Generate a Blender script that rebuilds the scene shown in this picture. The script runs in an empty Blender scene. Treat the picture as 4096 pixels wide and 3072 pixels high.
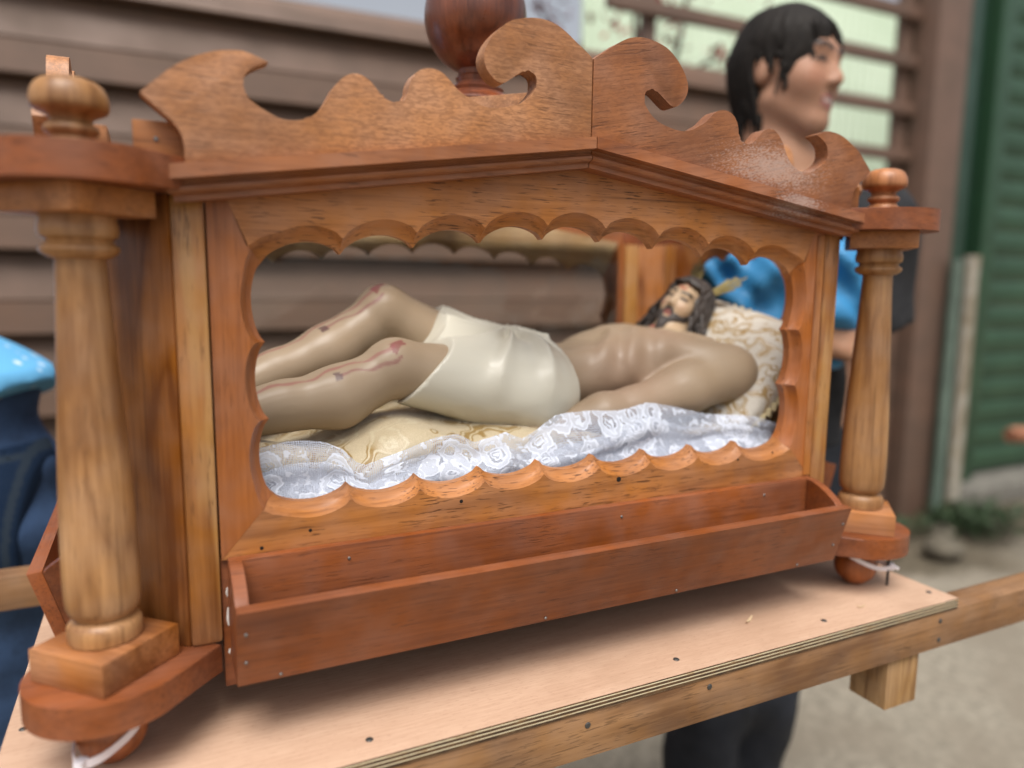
import bpy, bmesh, math, random
import numpy as np
from mathutils import Vector, Matrix

random.seed(7)
rng = np.random.default_rng(7)
scene = bpy.context.scene
col = scene.collection

# ------------------------------------------------------------------ camera
cam_d = bpy.data.cameras.new('camera')
cam = bpy.data.objects.new('camera', cam_d)
col.objects.link(cam)
scene.camera = cam
YAW, PITCH, ROLL = 0.450767, -0.136513, 0.010716
fw = Vector((math.sin(YAW)*math.cos(PITCH), math.cos(YAW)*math.cos(PITCH), math.sin(PITCH)))
rt = Vector((math.cos(YAW), -math.sin(YAW), 0))
up = rt.cross(fw)
rt, up = math.cos(ROLL)*rt + math.sin(ROLL)*up, -math.sin(ROLL)*rt + math.cos(ROLL)*up
cam.matrix_world = Matrix(((rt.x, up.x, -fw.x, -0.34027), (rt.y, up.y, -fw.y, -0.57370), (rt.z, up.z, -fw.z, 0.34331), (0, 0, 0, 1)))
cam_d.sensor_fit = 'HORIZONTAL'; cam_d.sensor_width = 36; cam_d.lens = 25.94
cam_d.clip_start = 0.02; cam_d.clip_end = 400
cam_d.dof.use_dof = True
cam_d.dof.focus_distance = 0.645
cam_d.dof.aperture_fstop = 2.0

# ------------------------------------------------------------------ world, sun, exposure
SUN_ELEV, SUN_AZ = math.radians(64), math.radians(206)   # azimuth: clockwise from +y
world = bpy.data.worlds.new('World'); scene.world = world; world.use_nodes = True
wn = world.node_tree.nodes; wl = world.node_tree.links
sky = wn.new('ShaderNodeTexSky'); sky.sky_type = 'NISHITA'; sky.sun_disc = False
sky.sun_elevation = SUN_ELEV; sky.sun_rotation = SUN_AZ
sky.air_density = 1.0; sky.dust_density = 9.5; sky.ozone_density = 1.0; sky.altitude = 900
haze_ = wn.new('ShaderNodeHueSaturation'); haze_.inputs['Saturation'].default_value = .28; haze_.inputs['Value'].default_value = 1.35   # thin overcast
wl.new(sky.outputs[0], haze_.inputs['Color']); wl.new(haze_.outputs[0], wn['Background'].inputs[0]); wn['Background'].inputs[1].default_value = 0.10
sun_d = bpy.data.lights.new('sun', 'SUN'); sun_d.energy = 2.6; sun_d.angle = math.radians(38); sun_d.color = (1, 0.96, 0.9)
sun = bpy.data.objects.new('sun', sun_d); col.objects.link(sun)
sdir = Vector((math.sin(SUN_AZ)*math.cos(SUN_ELEV), math.cos(SUN_AZ)*math.cos(SUN_ELEV), math.sin(SUN_ELEV)))
sun.rotation_euler = sdir.to_track_quat('Z', 'Y').to_euler()
sun.location = (0, 0, 6)
scene.view_settings.view_transform = 'Standard'; scene.view_settings.look = 'None'
scene.view_settings.exposure = 0.30; scene.view_settings.gamma = 1
scene.view_settings.use_curve_mapping = False
scene.render.engine = 'CYCLES'
scene.cycles.use_denoising = True
scene.cycles.max_bounces = 8; scene.cycles.transparent_max_bounces = 24
scene.cycles.caustics_reflective = False; scene.cycles.caustics_refractive = False

# ------------------------------------------------------------------ object helpers
def tag(o, label=None, cat=None, group=None, kind=None):
    if label: o['label'] = label
    if cat: o['category'] = cat
    if group: o['group'] = group
    if kind: o['kind'] = kind
    return o
def empty(name, loc, label, cat, group=None, rz=0):
    o = bpy.data.objects.new(name, None); col.objects.link(o)
    o.location = loc; o.rotation_euler = (0, 0, rz); o.empty_display_size = .05
    return tag(o, label, cat, group)
def link(name, me, mat, parent=None, smooth=35, world_pos=True):
    if mat is not None: me.materials.append(mat)
    if smooth is not None:
        me.polygons.foreach_set('use_smooth', [True]*len(me.polygons))
        if smooth < 180: me.set_sharp_from_angle(angle=math.radians(smooth))
    o = bpy.data.objects.new(name, me); col.objects.link(o)
    if parent is not None:
        o.parent = parent
        if world_pos and parent.parent is None:
            o.matrix_parent_inverse = Matrix.LocRotScale(parent.location, parent.rotation_euler, parent.scale).inverted()
    return o
def mk(name, V, F, mat, parent=None, smooth=35, **k):
    me = bpy.data.meshes.new(name); me.from_pydata([tuple(map(float, v)) for v in V], [], F); me.validate(); me.update()
    return link(name, me, mat, parent, smooth, **k)
def from_bm(name, bm, mat, parent=None, smooth=35, **k):
    bmesh.ops.recalc_face_normals(bm, faces=bm.faces)
    me = bpy.data.meshes.new(name); bm.to_mesh(me); bm.free()
    return link(name, me, mat, parent, smooth, **k)
ID = lambda x, y, z: (x, y, z)
def box(name, x0, x1, y0, y1, z0, z1, mat, parent=None, bev=.0012, T=ID, **k):
    bm = bmesh.new()
    vs = [bm.verts.new(T(x, y, z)) for x in (x0, x1) for y in (y0, y1) for z in (z0, z1)]
    for f in ((0, 1, 3, 2), (4, 6, 7, 5), (0, 4, 5, 1), (2, 3, 7, 6), (0, 2, 6, 4), (1, 5, 7, 3)): bm.faces.new([vs[i] for i in f])
    if bev: bmesh.ops.bevel(bm, geom=bm.edges[:], offset=bev, segments=2, affect='EDGES', profile=.6)
    return from_bm(name, bm, mat, parent, **k)
def prism(name, poly, d0, d1, mat, parent=None, bev=.0012, T=ID, to3=None, **k):
    """polygon in 2-D, extruded from d0 to d1; to3 maps (a, b, d) to local xyz"""
    to3 = to3 or (lambda a, b, d: (a, d, b))
    bm = bmesh.new()
    A = [bm.verts.new(T(*to3(a, b, d0))) for a, b in poly]; B = [bm.verts.new(T(*to3(a, b, d1))) for a, b in poly]
    f0 = bm.faces.new(A); f1 = bm.faces.new(B[::-1]); n = len(poly)
    for i in range(n): bm.faces.new((A[i], B[i], B[(i+1) % n], A[(i+1) % n]))
    if bev:
        ed = list(f0.edges) + list(f1.edges)
        bmesh.ops.bevel(bm, geom=ed, offset=bev, segments=2, affect='EDGES', profile=.6, clamp_overlap=True)
    return from_bm(name, bm, mat, parent, **k)
def lathe(name, prof, cx, cy, mat, parent=None, n=48, smooth=40, **k):
    V, F = [], []
    for r, z in prof:
        for i in range(n):
            a = 2*math.pi*i/n; V.append((cx+r*math.cos(a), cy+r*math.sin(a), z))
    m = len(prof)
    for j in range(m-1):
        for i in range(n): F.append((j*n+i, j*n+(i+1) % n, (j+1)*n+(i+1) % n, (j+1)*n+i))
    F.append(tuple(range(n-1, -1, -1))); F.append(tuple((m-1)*n+i for i in range(n)))
    return mk(name, V, F, mat, parent, smooth, **k)
def tube_data(pts, rad, n=10, flat=1.0):
    """swept tube; rad scalar or list"""
    pts = [Vector(p) for p in pts]; V, F = [], []
    rad = [rad]*len(pts) if not hasattr(rad, '__len__') else rad
    prev = None
    for i, p in enumerate(pts):
        t = (pts[min(i+1, len(pts)-1)] - pts[max(i-1, 0)]).normalized()
        a = prev if prev is not None else (Vector((0, 0, 1)) if abs(t.z) < .9 else Vector((1, 0, 0)))
        s = (a - t*a.dot(t)).normalized(); b = t.cross(s); prev = s
        for j in range(n):
            an = 2*math.pi*j/n; V.append(p + (s*math.cos(an) + b*math.sin(an)*flat)*rad[i])
    for i in range(len(pts)-1):
        for j in range(n): F.append((i*n+j, i*n+(j+1) % n, (i+1)*n+(j+1) % n, (i+1)*n+j))
    F.append(tuple(range(n-1, -1, -1))); F.append(tuple((len(pts)-1)*n+j for j in range(n)))
    return V, F
def tube(name, pts, rad, mat, parent=None, n=10, flat=1.0, **k):
    V, F = tube_data(pts, rad, n, flat); return mk(name, V, F, mat, parent, 50, **k)
def join_data(parts):
    V, F = [], []
    for v, f in parts:
        o = len(V); V += list(v); F += [tuple(i+o for i in q) for q in f]
    return V, F
def catmull(P, corners=(), sub=3, closed=False):
    out = []; n = len(P)
    for i in range(n-1):
        p1, p2 = np.array(P[i], float), np.array(P[i+1], float)
        p0 = np.array(P[i-1], float) if i > 0 and i not in corners else p1*2-p2
        p3 = np.array(P[i+2], float) if i+2 < n and (i+1) not in corners else p2*2-p1
        for s in range(sub):
            t = s/sub
            out.append(tuple(.5*((2*p1)+(-p0+p2)*t+(2*p0-5*p1+4*p2-p3)*t*t+(-p0+3*p1-3*p2+p3)*t**3)))
    out.append(tuple(P[-1])); return out

# ------------------------------------------------------------------ signed-distance meshes (surface nets)
def smin(a, b, k):
    h = np.clip(.5+.5*(b-a)/k, 0, 1); return b*(1-h)+a*h-k*h*(1-h)
def smax(a, b, k): return -smin(-a, -b, k)
def cone(P, a, b, r1, r2):
    a = np.array(a, np.float32); ba = np.array(b, np.float32)-a; bb = float(ba@ba)
    px, py, pz = P[0]-a[0], P[1]-a[1], P[2]-a[2]
    h = np.clip((px*ba[0]+py*ba[1]+pz*ba[2])/bb, 0, 1)
    return np.sqrt((px-ba[0]*h)**2+(py-ba[1]*h)**2+(pz-ba[2]*h)**2)-(r1+(r2-r1)*h)
def ell(P, c, r):
    x, y, z = P[0]-c[0], P[1]-c[1], P[2]-c[2]
    k0 = np.sqrt((x/r[0])**2+(y/r[1])**2+(z/r[2])**2)+1e-9
    k1 = np.sqrt((x/r[0]**2)**2+(y/r[1]**2)**2+(z/r[2]**2)**2)+1e-9
    return k0*(k0-1)/k1
def sph(P, c, r): return np.sqrt((P[0]-c[0])**2+(P[1]-c[1])**2+(P[2]-c[2])**2)-r
def nets(f, xs, ys, zs):
    xs, ys, zs = [np.asarray(a, np.float32) for a in (xs, ys, zs)]
    X, Y, Z = np.meshgrid(xs, ys, zs, indexing='ij')
    D = f((X, Y, Z)).astype(np.float32); I = D < 0
    nx, ny, nz = D.shape
    cs = [I[i:nx-1+i, j:ny-1+j, k:nz-1+k] for i in (0, 1) for j in (0, 1) for k in (0, 1)]
    cnt = sum(c.astype(np.int8) for c in cs)
    act = np.argwhere((cnt > 0) & (cnt < 8))
    idx = -np.ones((nx-1, ny-1, nz-1), np.int64); idx[act[:, 0], act[:, 1], act[:, 2]] = np.arange(len(act))
    acc = np.zeros((len(act), 3)); num = np.zeros(len(act))
    corners = [(i, j, k) for i in (0, 1) for j in (0, 1) for k in (0, 1)]
    for a in corners:
        for ax in range(3):
            if a[ax]: continue
            b = list(a); b[ax] = 1
            ia = act+np.array(a); ib = act+np.array(b)
            da = D[ia[:, 0], ia[:, 1], ia[:, 2]]; db = D[ib[:, 0], ib[:, 1], ib[:, 2]]
            m = (da < 0) != (db < 0); t = np.where(m, da/np.where(m, da-db, 1), 0)[:, None]
            pa = np.stack([xs[ia[:, 0]], ys[ia[:, 1]], zs[ia[:, 2]]], 1); pb = np.stack([xs[ib[:, 0]], ys[ib[:, 1]], zs[ib[:, 2]]], 1)
            acc += np.where(m[:, None], pa+(pb-pa)*t, 0); num += m
    V = acc/np.maximum(num, 1)[:, None]
    F = []
    for ax in range(3):
        s0 = [slice(None)]*3; s1 = [slice(None)]*3; s0[ax] = slice(0, -1); s1[ax] = slice(1, None)
        A, B = I[tuple(s0)], I[tuple(s1)]
        e = np.argwhere(A != B); o1, o2 = (ax+1) % 3, (ax+2) % 3
        lim = [nx-1, ny-1, nz-1]
        e = e[(e[:, o1] > 0) & (e[:, o2] > 0) & (e[:, o1] < lim[o1]) & (e[:, o2] < lim[o2])]
        ins = A[e[:, 0], e[:, 1], e[:, 2]]
        q = []
        for d1, d2 in ((1, 1), (0, 1), (0, 0), (1, 0)):
            c = e.copy(); c[:, o1] -= d1; c[:, o2] -= d2; q.append(idx[c[:, 0], c[:, 1], c[:, 2]])
        q = np.stack(q, 1); q[~ins] = q[~ins][:, ::-1]; F.append(q)
    F = np.concatenate(F); F = F[(F >= 0).all(1)]
    return V, F
def sdf_obj(name, f, bounds, step, mat, parent=None, colf=None, relax=2, axes=None, **k):
    if axes is None: axes = [np.arange(a, b+step, step) for a, b in bounds]
    V, F = nets(f, *axes)
    for _ in range(relax):       # light Laplacian smoothing
        S = np.zeros_like(V); n = np.zeros(len(V))
        for a in range(4):
            b = (a+1) % 4
            np.add.at(S, F[:, a], V[F[:, b]]); np.add.at(n, F[:, a], 1); np.add.at(S, F[:, b], V[F[:, a]]); np.add.at(n, F[:, b], 1)
        V = V*.5+.5*S/np.maximum(n, 1)[:, None]
    me = bpy.data.meshes.new(name)
    me.vertices.add(len(V)); me.vertices.foreach_set('co', V.astype(np.float32).ravel())
    me.loops.add(len(F)*4); me.loops.foreach_set('vertex_index', F.astype(np.int32).ravel())
    me.polygons.add(len(F)); me.polygons.foreach_set('loop_start', np.arange(0, len(F)*4, 4, dtype=np.int32))
    me.update(calc_edges=True); me.validate()
    if colf is not None:
        c = colf((V[:, 0], V[:, 1], V[:, 2])); at = me.color_attributes.new('Col', 'FLOAT_COLOR', 'POINT')
        at.data.foreach_set('color', np.concatenate([c, np.ones((len(V), 1))], 1).astype(np.float32).ravel())
    return link(name, me, mat, parent, 180, **k)

# ------------------------------------------------------------------ materials
def newmat(name):
    m = bpy.data.materials.new(name); m.use_nodes = True
    return m, m.node_tree.nodes, m.node_tree.links, m.node_tree.nodes['Principled BSDF']
class G:
    """small node-graph helper"""
    def __init__(s, nt): s.n, s.l = nt.nodes, nt.links
    def put(s, sock, v):
        if hasattr(v, 'is_output') or isinstance(v, bpy.types.NodeSocket): s.l.new(v, sock)
        elif v is not None: sock.default_value = v
    def node(s, t, **k):
        nd = s.n.new(t)
        for a, b in k.items(): setattr(nd, a, b)
        return nd
    def math(s, op, a, b=None, clamp=False):
        nd = s.node('ShaderNodeMath', operation=op, use_clamp=clamp); s.put(nd.inputs[0], a); s.put(nd.inputs[1], b); return nd.outputs[0]
    def vmath(s, op, a, b=None):
        nd = s.node('ShaderNodeVectorMath', operation=op); s.put(nd.inputs[0], a); s.put(nd.inputs[1], b); return nd.outputs[0]
    def coord(s, w='Object'): return s.node('ShaderNodeTexCoord').outputs[w]
    def rand(s): return s.node('ShaderNodeObjectInfo').outputs['Random']
    def mapping(s, v, sc=(1, 1, 1), rot=(0, 0, 0), loc=(0, 0, 0)):
        nd = s.node('ShaderNodeMapping'); s.put(nd.inputs[0], v); nd.inputs['Scale'].default_value = sc; nd.inputs['Rotation'].default_value = rot; nd.inputs['Location'].default_value = loc; return nd.outputs[0]
    def noise(s, v, scale=1, detail=3, rough=.5, dist=0, out=0):
        nd = s.node('ShaderNodeTexNoise'); s.put(nd.inputs['Vector'], v); nd.inputs['Scale'].default_value = scale; nd.inputs['Detail'].default_value = detail
        nd.inputs['Roughness'].default_value = rough; nd.inputs['Distortion'].default_value = dist; return nd.outputs[out]
    def voro(s, v, scale, feature='F1', rnd=1, out='Distance'):
        nd = s.node('ShaderNodeTexVoronoi', feature=feature); s.put(nd.inputs['Vector'], v); nd.inputs['Scale'].default_value = scale; nd.inputs['Randomness'].default_value = rnd; return nd.outputs[out]
    def ramp(s, f, stops, interp='LINEAR'):
        nd = s.node('ShaderNodeValToRGB'); s.put(nd.inputs[0], f); cr = nd.color_ramp; cr.interpolation = interp
        while len(cr.elements) < len(stops): cr.elements.new(.5)
        for e, (p, c) in zip(cr.elements, stops): e.position = p; e.color = (*c, 1) if len(c) == 3 else c
        return nd.outputs[0]
    def rng(s, v, a, b, c=0, d=1, smooth=False):
        nd = s.node('ShaderNodeMapRange', interpolation_type='SMOOTHSTEP' if smooth else 'LINEAR'); s.put(nd.inputs[0], v)
        for i, x in enumerate((a, b, c, d)): s.put(nd.inputs[i+1], x)
        return nd.outputs[0]
    def mix(s, f, a, b, mode='MIX'):
        nd = s.node('ShaderNodeMix', data_type='RGBA', blend_type=mode); s.put(nd.inputs[0], f); 
        s.put(nd.inputs[6], (*a, 1) if isinstance(a, tuple) and len(a) == 3 else a); s.put(nd.inputs[7], (*b, 1) if isinstance(b, tuple) and len(b) == 3 else b); return nd.outputs[2]
    def bump(s, h, strength, dist):
        nd = s.node('ShaderNodeBump'); s.put(nd.inputs['Height'], h); nd.inputs['Strength'].default_value = strength; nd.inputs['Distance'].default_value = dist; return nd.outputs[0]
    def sep(s, v):
        nd = s.node('ShaderNodeSeparateXYZ'); s.put(nd.inputs[0], v); return nd.outputs
    def attr(s, n):
        nd = s.node('ShaderNodeAttribute'); nd.attribute_name = n; return nd.outputs[0]

def axis_scale(ax, along, across):
    return tuple(along if a == ax else across for a in 'xyz')
def wood(name, light, dark, ax='x', rings=14, pore=.55, rough=.5, fig=0.0, sap=None, sap_lim=None, dust=None, pore_c=None, coat=.06, ringk=.55, rot=(0,0,0)):
    m, n, l, b = newmat(name); g = G(m.node_tree)
    co = g.coord(); off = g.node('ShaderNodeCombineXYZ'); r = g.rand()
    for i, k in enumerate((37.0, 53.0, 71.0)): l.new(g.math('MULTIPLY', r, k), off.inputs[i])
    v = g.vmath('ADD', co, off.outputs[0])
    if rot != (0,0,0): v = g.mapping(v, rot=rot)
    broad = g.noise(g.mapping(v, axis_scale(ax, 2.2, 17)), 1, 2, .5, .6)
    ring = g.math('PINGPONG', g.math('MULTIPLY', broad, rings), 1.0)
    ring = g.math('POWER', ring, 2.0)
    fib = g.noise(g.mapping(v, axis_scale(ax, 9, 260)), 1, 4, .65)
    por = g.noise(g.mapping(v, axis_scale(ax, 52, 620)), 1, 2, .55, .25)
    pm = g.rng(por, .57, .66, 0, 1, True)
    area = g.rng(g.noise(v, 16, 2), .36, .64, .15, 1)
    pm = g.math('MULTIPLY', pm, area)
    tone = g.noise(v, 9, 3)
    t = g.math('ADD', g.math('MULTIPLY', ring, ringk), g.math('MULTIPLY', g.rng(fib, .3, .7, 0, 1), .45))
    t = g.math('ADD', t, g.rng(tone, .3, .7, -.32, .32))
    c = g.mix(g.math('MULTIPLY', t, 1.15, True), tuple(x*1.06 for x in light), tuple(x*.74 for x in dark))
    if sap:
        sx = g.sep(co); h = g.math('ADD', g.noise(g.mapping(v, axis_scale(ax, 4, 30)), 1, 3), 0.0)
        c = g.mix(g.rng(h, .46, .56, 0, 1, True), c, sap)
    stk = g.rng(g.noise(g.mapping(v, axis_scale(ax, 3.2, 150)), 1, 3, .6, .3), .60, .72, 0, .55, True)
    c = g.mix(stk, c, tuple(x*.55 for x in dark))
    # stain tone
    hs = g.node('ShaderNodeHueSaturation'); l.new(c, hs.inputs['Color'])
    l.new(g.rng(r, 0, 1, .88, 1.12), hs.inputs['Value']); l.new(g.rng(g.noise(v, 31, 2), .3, .7, .94, 1.08), hs.inputs['Saturation'])
    c = hs.outputs[0]
    pc = pore_c or tuple(x*.30 for x in dark)
    c = g.mix(g.math('MULTIPLY', pm, pore), c, pc)
    if fig:   # ripple figure across the grain
        fg = g.noise(g.mapping(v, axis_scale(ax, 160, 520)), 1, 2, .5, .8)
        c = g.mix(g.math('MULTIPLY', g.rng(fg, .42, .62, 0, 1), fig), c, tuple(x*.62 for x in dark))
    ro = g.rng(g.noise(v, 45, 3), .3, .7, rough-.08, rough+.12)
    if dust:
        (dx, dy, dz), rad, st = dust
        d = g.vmath('SUBTRACT', co, (dx, dy, dz)); d = g.mapping(d, (1/rad[0], 1, 1/rad[1]), rot=(0, math.radians(-38), 0))
        ln = g.node('ShaderNodeVectorMath', operation='LENGTH'); l.new(d, ln.inputs[0])
        k = g.math('SUBTRACT', 1.0, ln.outputs['Value'], True)
        sp = g.noise(g.mapping(v, axis_scale(ax, 330, 900)), 1, 3, .6)
        kk = g.math('MULTIPLY', g.rng(g.math('ADD', sp, g.math('MULTIPLY', k, .55)), .74, .98, 0, 1), st, True)
        c = g.mix(kk, c, (.72, .64, .6)); ro = g.math('MAXIMUM', ro, g.math('MULTIPLY', kk, .9))
    l.new(c, b.inputs['Base Color']); l.new(ro, b.inputs['Roughness'])
    h = g.math('SUBTRACT', g.math('MULTIPLY', fib, .4), g.math('MULTIPLY', pm, .8))
    l.new(g.bump(h, .30, .0006), b.inputs['Normal'])
    b.inputs['Coat Weight'].default_value = coat; b.inputs['Coat Roughness'].default_value = .28
    b.inputs['Specular IOR Level'].default_value = .4
    return m
def plain(name, c, rough=.6, var=.12, scale=30, bump=0, bscale=200, metal=0, spec=.4):
    m, n, l, b = newmat(name); g = G(m.node_tree); co = g.coord()
    t = g.noise(co, scale, 4, .6)
    l.new(g.mix(g.rng(t, .3, .7, 0, 1), tuple(x*(1-var) for x in c), tuple(min(1, x*(1+var)) for x in c)), b.inputs['Base Color'])
    l.new(g.rng(g.noise(co, scale*2.3, 3), .3, .7, max(.03, rough-.1), rough+.1), b.inputs['Roughness'])
    b.inputs['Metallic'].default_value = metal; b.inputs['Specular IOR Level'].default_value = spec
    if bump: l.new(g.bump(g.noise(co, bscale, 4, .6), bump, .002), b.inputs['Normal'])
    return m
def painted(name, rough=.4, spec=.4, coat=0, grain=0, sss=0):
    m, n, l, b = newmat(name); g = G(m.node_tree); co = g.coord(); c = g.attr('Col')
    if grain:
        c = g.mix(g.rng(g.noise(co, 40, 4, .6), .3, .7, 0, grain), c, (0.10, .06, .035), 'MIX')
    l.new(c, b.inputs['Base Color'])
    l.new(g.rng(g.noise(co, 60, 3), .3, .7, rough-.06, rough+.1), b.inputs['Roughness'])
    b.inputs['Specular IOR Level'].default_value = spec; b.inputs['Coat Weight'].default_value = coat; b.inputs['Coat Roughness'].default_value = .2
    if sss: b.inputs['Subsurface Weight'].default_value = sss; b.inputs['Subsurface Radius'].default_value = (.01, .004, .002); b.inputs['Subsurface Scale'].default_value = .5
    return m

# ------------------------------------------------------------------ wood and other materials
M = {}
HON_L, HON_D = (.47, .225, .105), (.29, .118, .047)
for a in 'xyz':
    M['honey_'+a] = wood('honey_wood_'+a, HON_L, HON_D, a, rings=7, pore=.6, fig=.5, ringk=.3)
    M['amber_'+a] = wood('amber_wood_'+a, (.44, .182, .062), (.27, .094, .028), a, rings=9, pore=.9, ringk=.3, coat=.08)
    M['red_'+a] = wood('red_brown_wood_'+a, (.255, .080, .029), (.165, .046, .016), a, rings=5, pore=.5, ringk=.3, coat=.1)
    M['stile_'+a] = wood('stile_wood_'+a, (.36, .124, .038), (.25, .073, .020), a, rings=4, pore=.3, ringk=.3, coat=.2, rough=.42)
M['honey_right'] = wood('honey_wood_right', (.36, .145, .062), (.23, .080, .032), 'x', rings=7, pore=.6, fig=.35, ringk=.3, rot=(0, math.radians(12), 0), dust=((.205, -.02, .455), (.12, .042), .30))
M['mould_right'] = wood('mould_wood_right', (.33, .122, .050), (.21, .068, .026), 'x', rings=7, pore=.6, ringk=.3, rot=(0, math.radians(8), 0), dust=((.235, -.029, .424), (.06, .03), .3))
M['mould'] = wood('mould_wood', (.36, .14, .058), (.23, .078, .030), 'x', rings=7, pore=.6, ringk=.3)
M['column'] = wood('column_wood', (.44, .235, .100), (.28, .125, .045), 'z', rings=10, pore=.35, ringk=.5, coat=.25)
M['column_red'] = wood('finial_wood', (.45, .19, .08), (.28, .10, .035), 'z', rings=11, pore=.3, ringk=.5, coat=.25)
M['sap'] = wood('sapwood_post', (.37, .155, .046), (.22, .075, .018), 'z', rings=9, pore=.6, sap=(.42, .215, .075), coat=.2, rough=.42)
M['corner'] = wood('corner_board_wood', (.42, .165, .048), (.25, .08, .020), 'z', rings=8, pore=.35, ringk=.7, coat=.2, rough=.42)
M['ball'] = wood('dark_ball_wood', (.26, .072, .028), (.14, .034, .013), 'z', rings=8, pore=.3, coat=.5, rough=.34)
M['foot'] = wood('foot_wood', (.36, .12, .038), (.22, .062, .018), 'z', rings=9, pore=.4, coat=.3)
for a in 'xy':
    M['beam_'+a] = wood('beam_wood_'+a, (.34, .185, .088), (.22, .105, .046), a, rings=8, pore=.55, rough=.62, coat=0, ringk=.5)
M['beam_z'] = wood('beam_wood_z', (.40, .24, .11), (.25, .125, .05), 'z', rings=9, pore=.6, rough=.62, coat=0, ringk=.6)
def ply_mat():
    m, n, l, b = newmat('plywood'); g = G(m.node_tree); co = g.coord()
    fib = g.noise(g.mapping(co, (30, 420, 420)), 1, 3, .6); por = g.rng(g.noise(g.mapping(co, (120, 1000, 1000)), 1, 2), .6, .72, 0, 1, True)
    br = g.noise(g.mapping(co, (3, 14, 14)), 1, 4, .6, 1.0)
    top = g.mix(g.rng(g.math('ADD', g.math('MULTIPLY', fib, .5), g.math('MULTIPLY', br, .6)), .35, .75, 0, 1), (.58, .39, .275), (.43, .265, .175))
    top = g.mix(g.math('MULTIPLY', por, .5), top, (.24, .11, .06))
    sm = g.rng(g.noise(co, 7, 4, .6), .5, .72, 0, .35, True); top = g.mix(sm, top, (.36, .22, .14))
    ge = g.node('ShaderNodeNewGeometry'); nz = g.sep(ge.outputs['Normal'])[2]
    z = g.math('ADD', g.sep(co)[2], g.math('MULTIPLY', g.noise(g.mapping(co, (18, 18, 18)), 1, 2), .0006))
    st = g.math('PINGPONG', g.math('MULTIPLY', z, 1/.0017), 1.0)
    chip = g.noise(g.mapping(co, (60, 60, 400)), 1, 4, .65)
    dk = g.mix(g.rng(chip, .4, .7, 0, 1), (.05, .024, .011), (.17, .09, .036))
    lt = g.mix(g.rng(chip, .55, .72, 0, 1), (.68, .58, .38), (.40, .25, .11))
    edge = g.mix(g.rng(st, .64, .76, 0, 1), dk, lt)
    l.new(g.mix(g.rng(nz, .5, .7, 0, 1), edge, top), b.inputs['Base Color'])
    b.inputs['Roughness'].default_value = .62
    l.new(g.bump(g.math('SUBTRACT', fib, por), .25, .0005), b.inputs['Normal']); return m
M['ply'] = ply_mat()
M['rail_lit'] = wood('lit_rail_wood', (.58, .40, .22), (.42, .25, .11), 'x', rings=7, pore=.5)  # back top rail coloured paler to stand in for light inside the casket
M['plinth'] = wood('plinth_wood', (.46, .20, .08), (.30, .11, .036), 'x', rings=8, pore=.5, rot=(0, 0, math.radians(45)))
M['nail'] = plain('nail_steel', (.25, .24, .23), .5, metal=.9)
M['screw'] = plain('screw_black', (.09, .085, .08), .45, metal=.6)
M['hole'] = plain('dark_hole', (.012, .008, .006), .9)
M['glue'] = plain('dried_glue', (.75, .74, .7), .4)
M['tie_white'] = plain('white_nylon', (.78, .76, .80), .35, .05)
M['tie_black'] = plain('black_nylon', (.015, .015, .017), .4)
M['glass'], n_, l_, b_ = newmat('clear_glass')
g_ = G(M['glass'].node_tree); tr = g_.node('ShaderNodeBsdfTransparent'); gl = g_.node('ShaderNodeBsdfGlossy'); gl.inputs['Roughness'].default_value = .03
tr.inputs[0].default_value = (.97, .985, .98, 1)
fr = g_.node('ShaderNodeFresnel'); fr.inputs[0].default_value = 1.5; mx = g_.node('ShaderNodeMixShader')
l_.new(fr.outputs[0], mx.inputs[0]); l_.new(tr.outputs[0], mx.inputs[1]); l_.new(gl.outputs[0], mx.inputs[2]); l_.new(mx.outputs[0], n_['Material Output'].inputs[0]); n_.remove(b_)

# ------------------------------------------------------------------ ground
GZ = -0.86
def ground_mat():
    m, n, l, b = newmat('yard_ground'); g = G(m.node_tree); co = g.coord()
    a = g.noise(co, 3.2, 6, .6); f = g.noise(co, 38, 5, .65)
    c = g.mix(g.rng(f, .3, .7, 0, 1), (.15, .13, .098), (.32, .285, .225))
    c = g.mix(g.rng(a, .42, .6, 0, .7), c, (.19, .16, .12))
    # darker bare soil near the wall
    y = g.sep(co)[1]; k = g.rng(g.math('ADD', y, g.math('MULTIPLY', g.noise(co, 2.5, 3), .9)), 1.65, 2.0, 0, 1, True)
    c = g.mix(k, c, g.mix(g.rng(f, .35, .65, 0, 1), (.06, .048, .03), (.13, .105, .07)))
    l.new(c, b.inputs['Base Color']); b.inputs['Roughness'].default_value = .9
    l.new(g.bump(f, .5, .01), b.inputs['Normal']); return m
N = 60; V = []; F = []
gx = np.concatenate([np.linspace(-60, -4, 8), np.linspace(-3.5, 6, 70), np.linspace(7, 60, 8)]); gy = np.concatenate([np.linspace(-60, -3, 8), np.linspace(-2.5, 4, 55), np.linspace(5, 80, 8)])
for y in gy:
    for x in gx:
        V.append((x, y, GZ + .012*math.sin(x*3.1+y*1.7) + .008*math.sin(x*7.3-y*5.1) - .012))
for j in range(len(gy)-1):
    for i in range(len(gx)-1): F.append((j*len(gx)+i, j*len(gx)+i+1, (j+1)*len(gx)+i+1, (j+1)*len(gx)+i))
tag(mk('ground', V, F, ground_mat(), None, 180), kind='structure')

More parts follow.
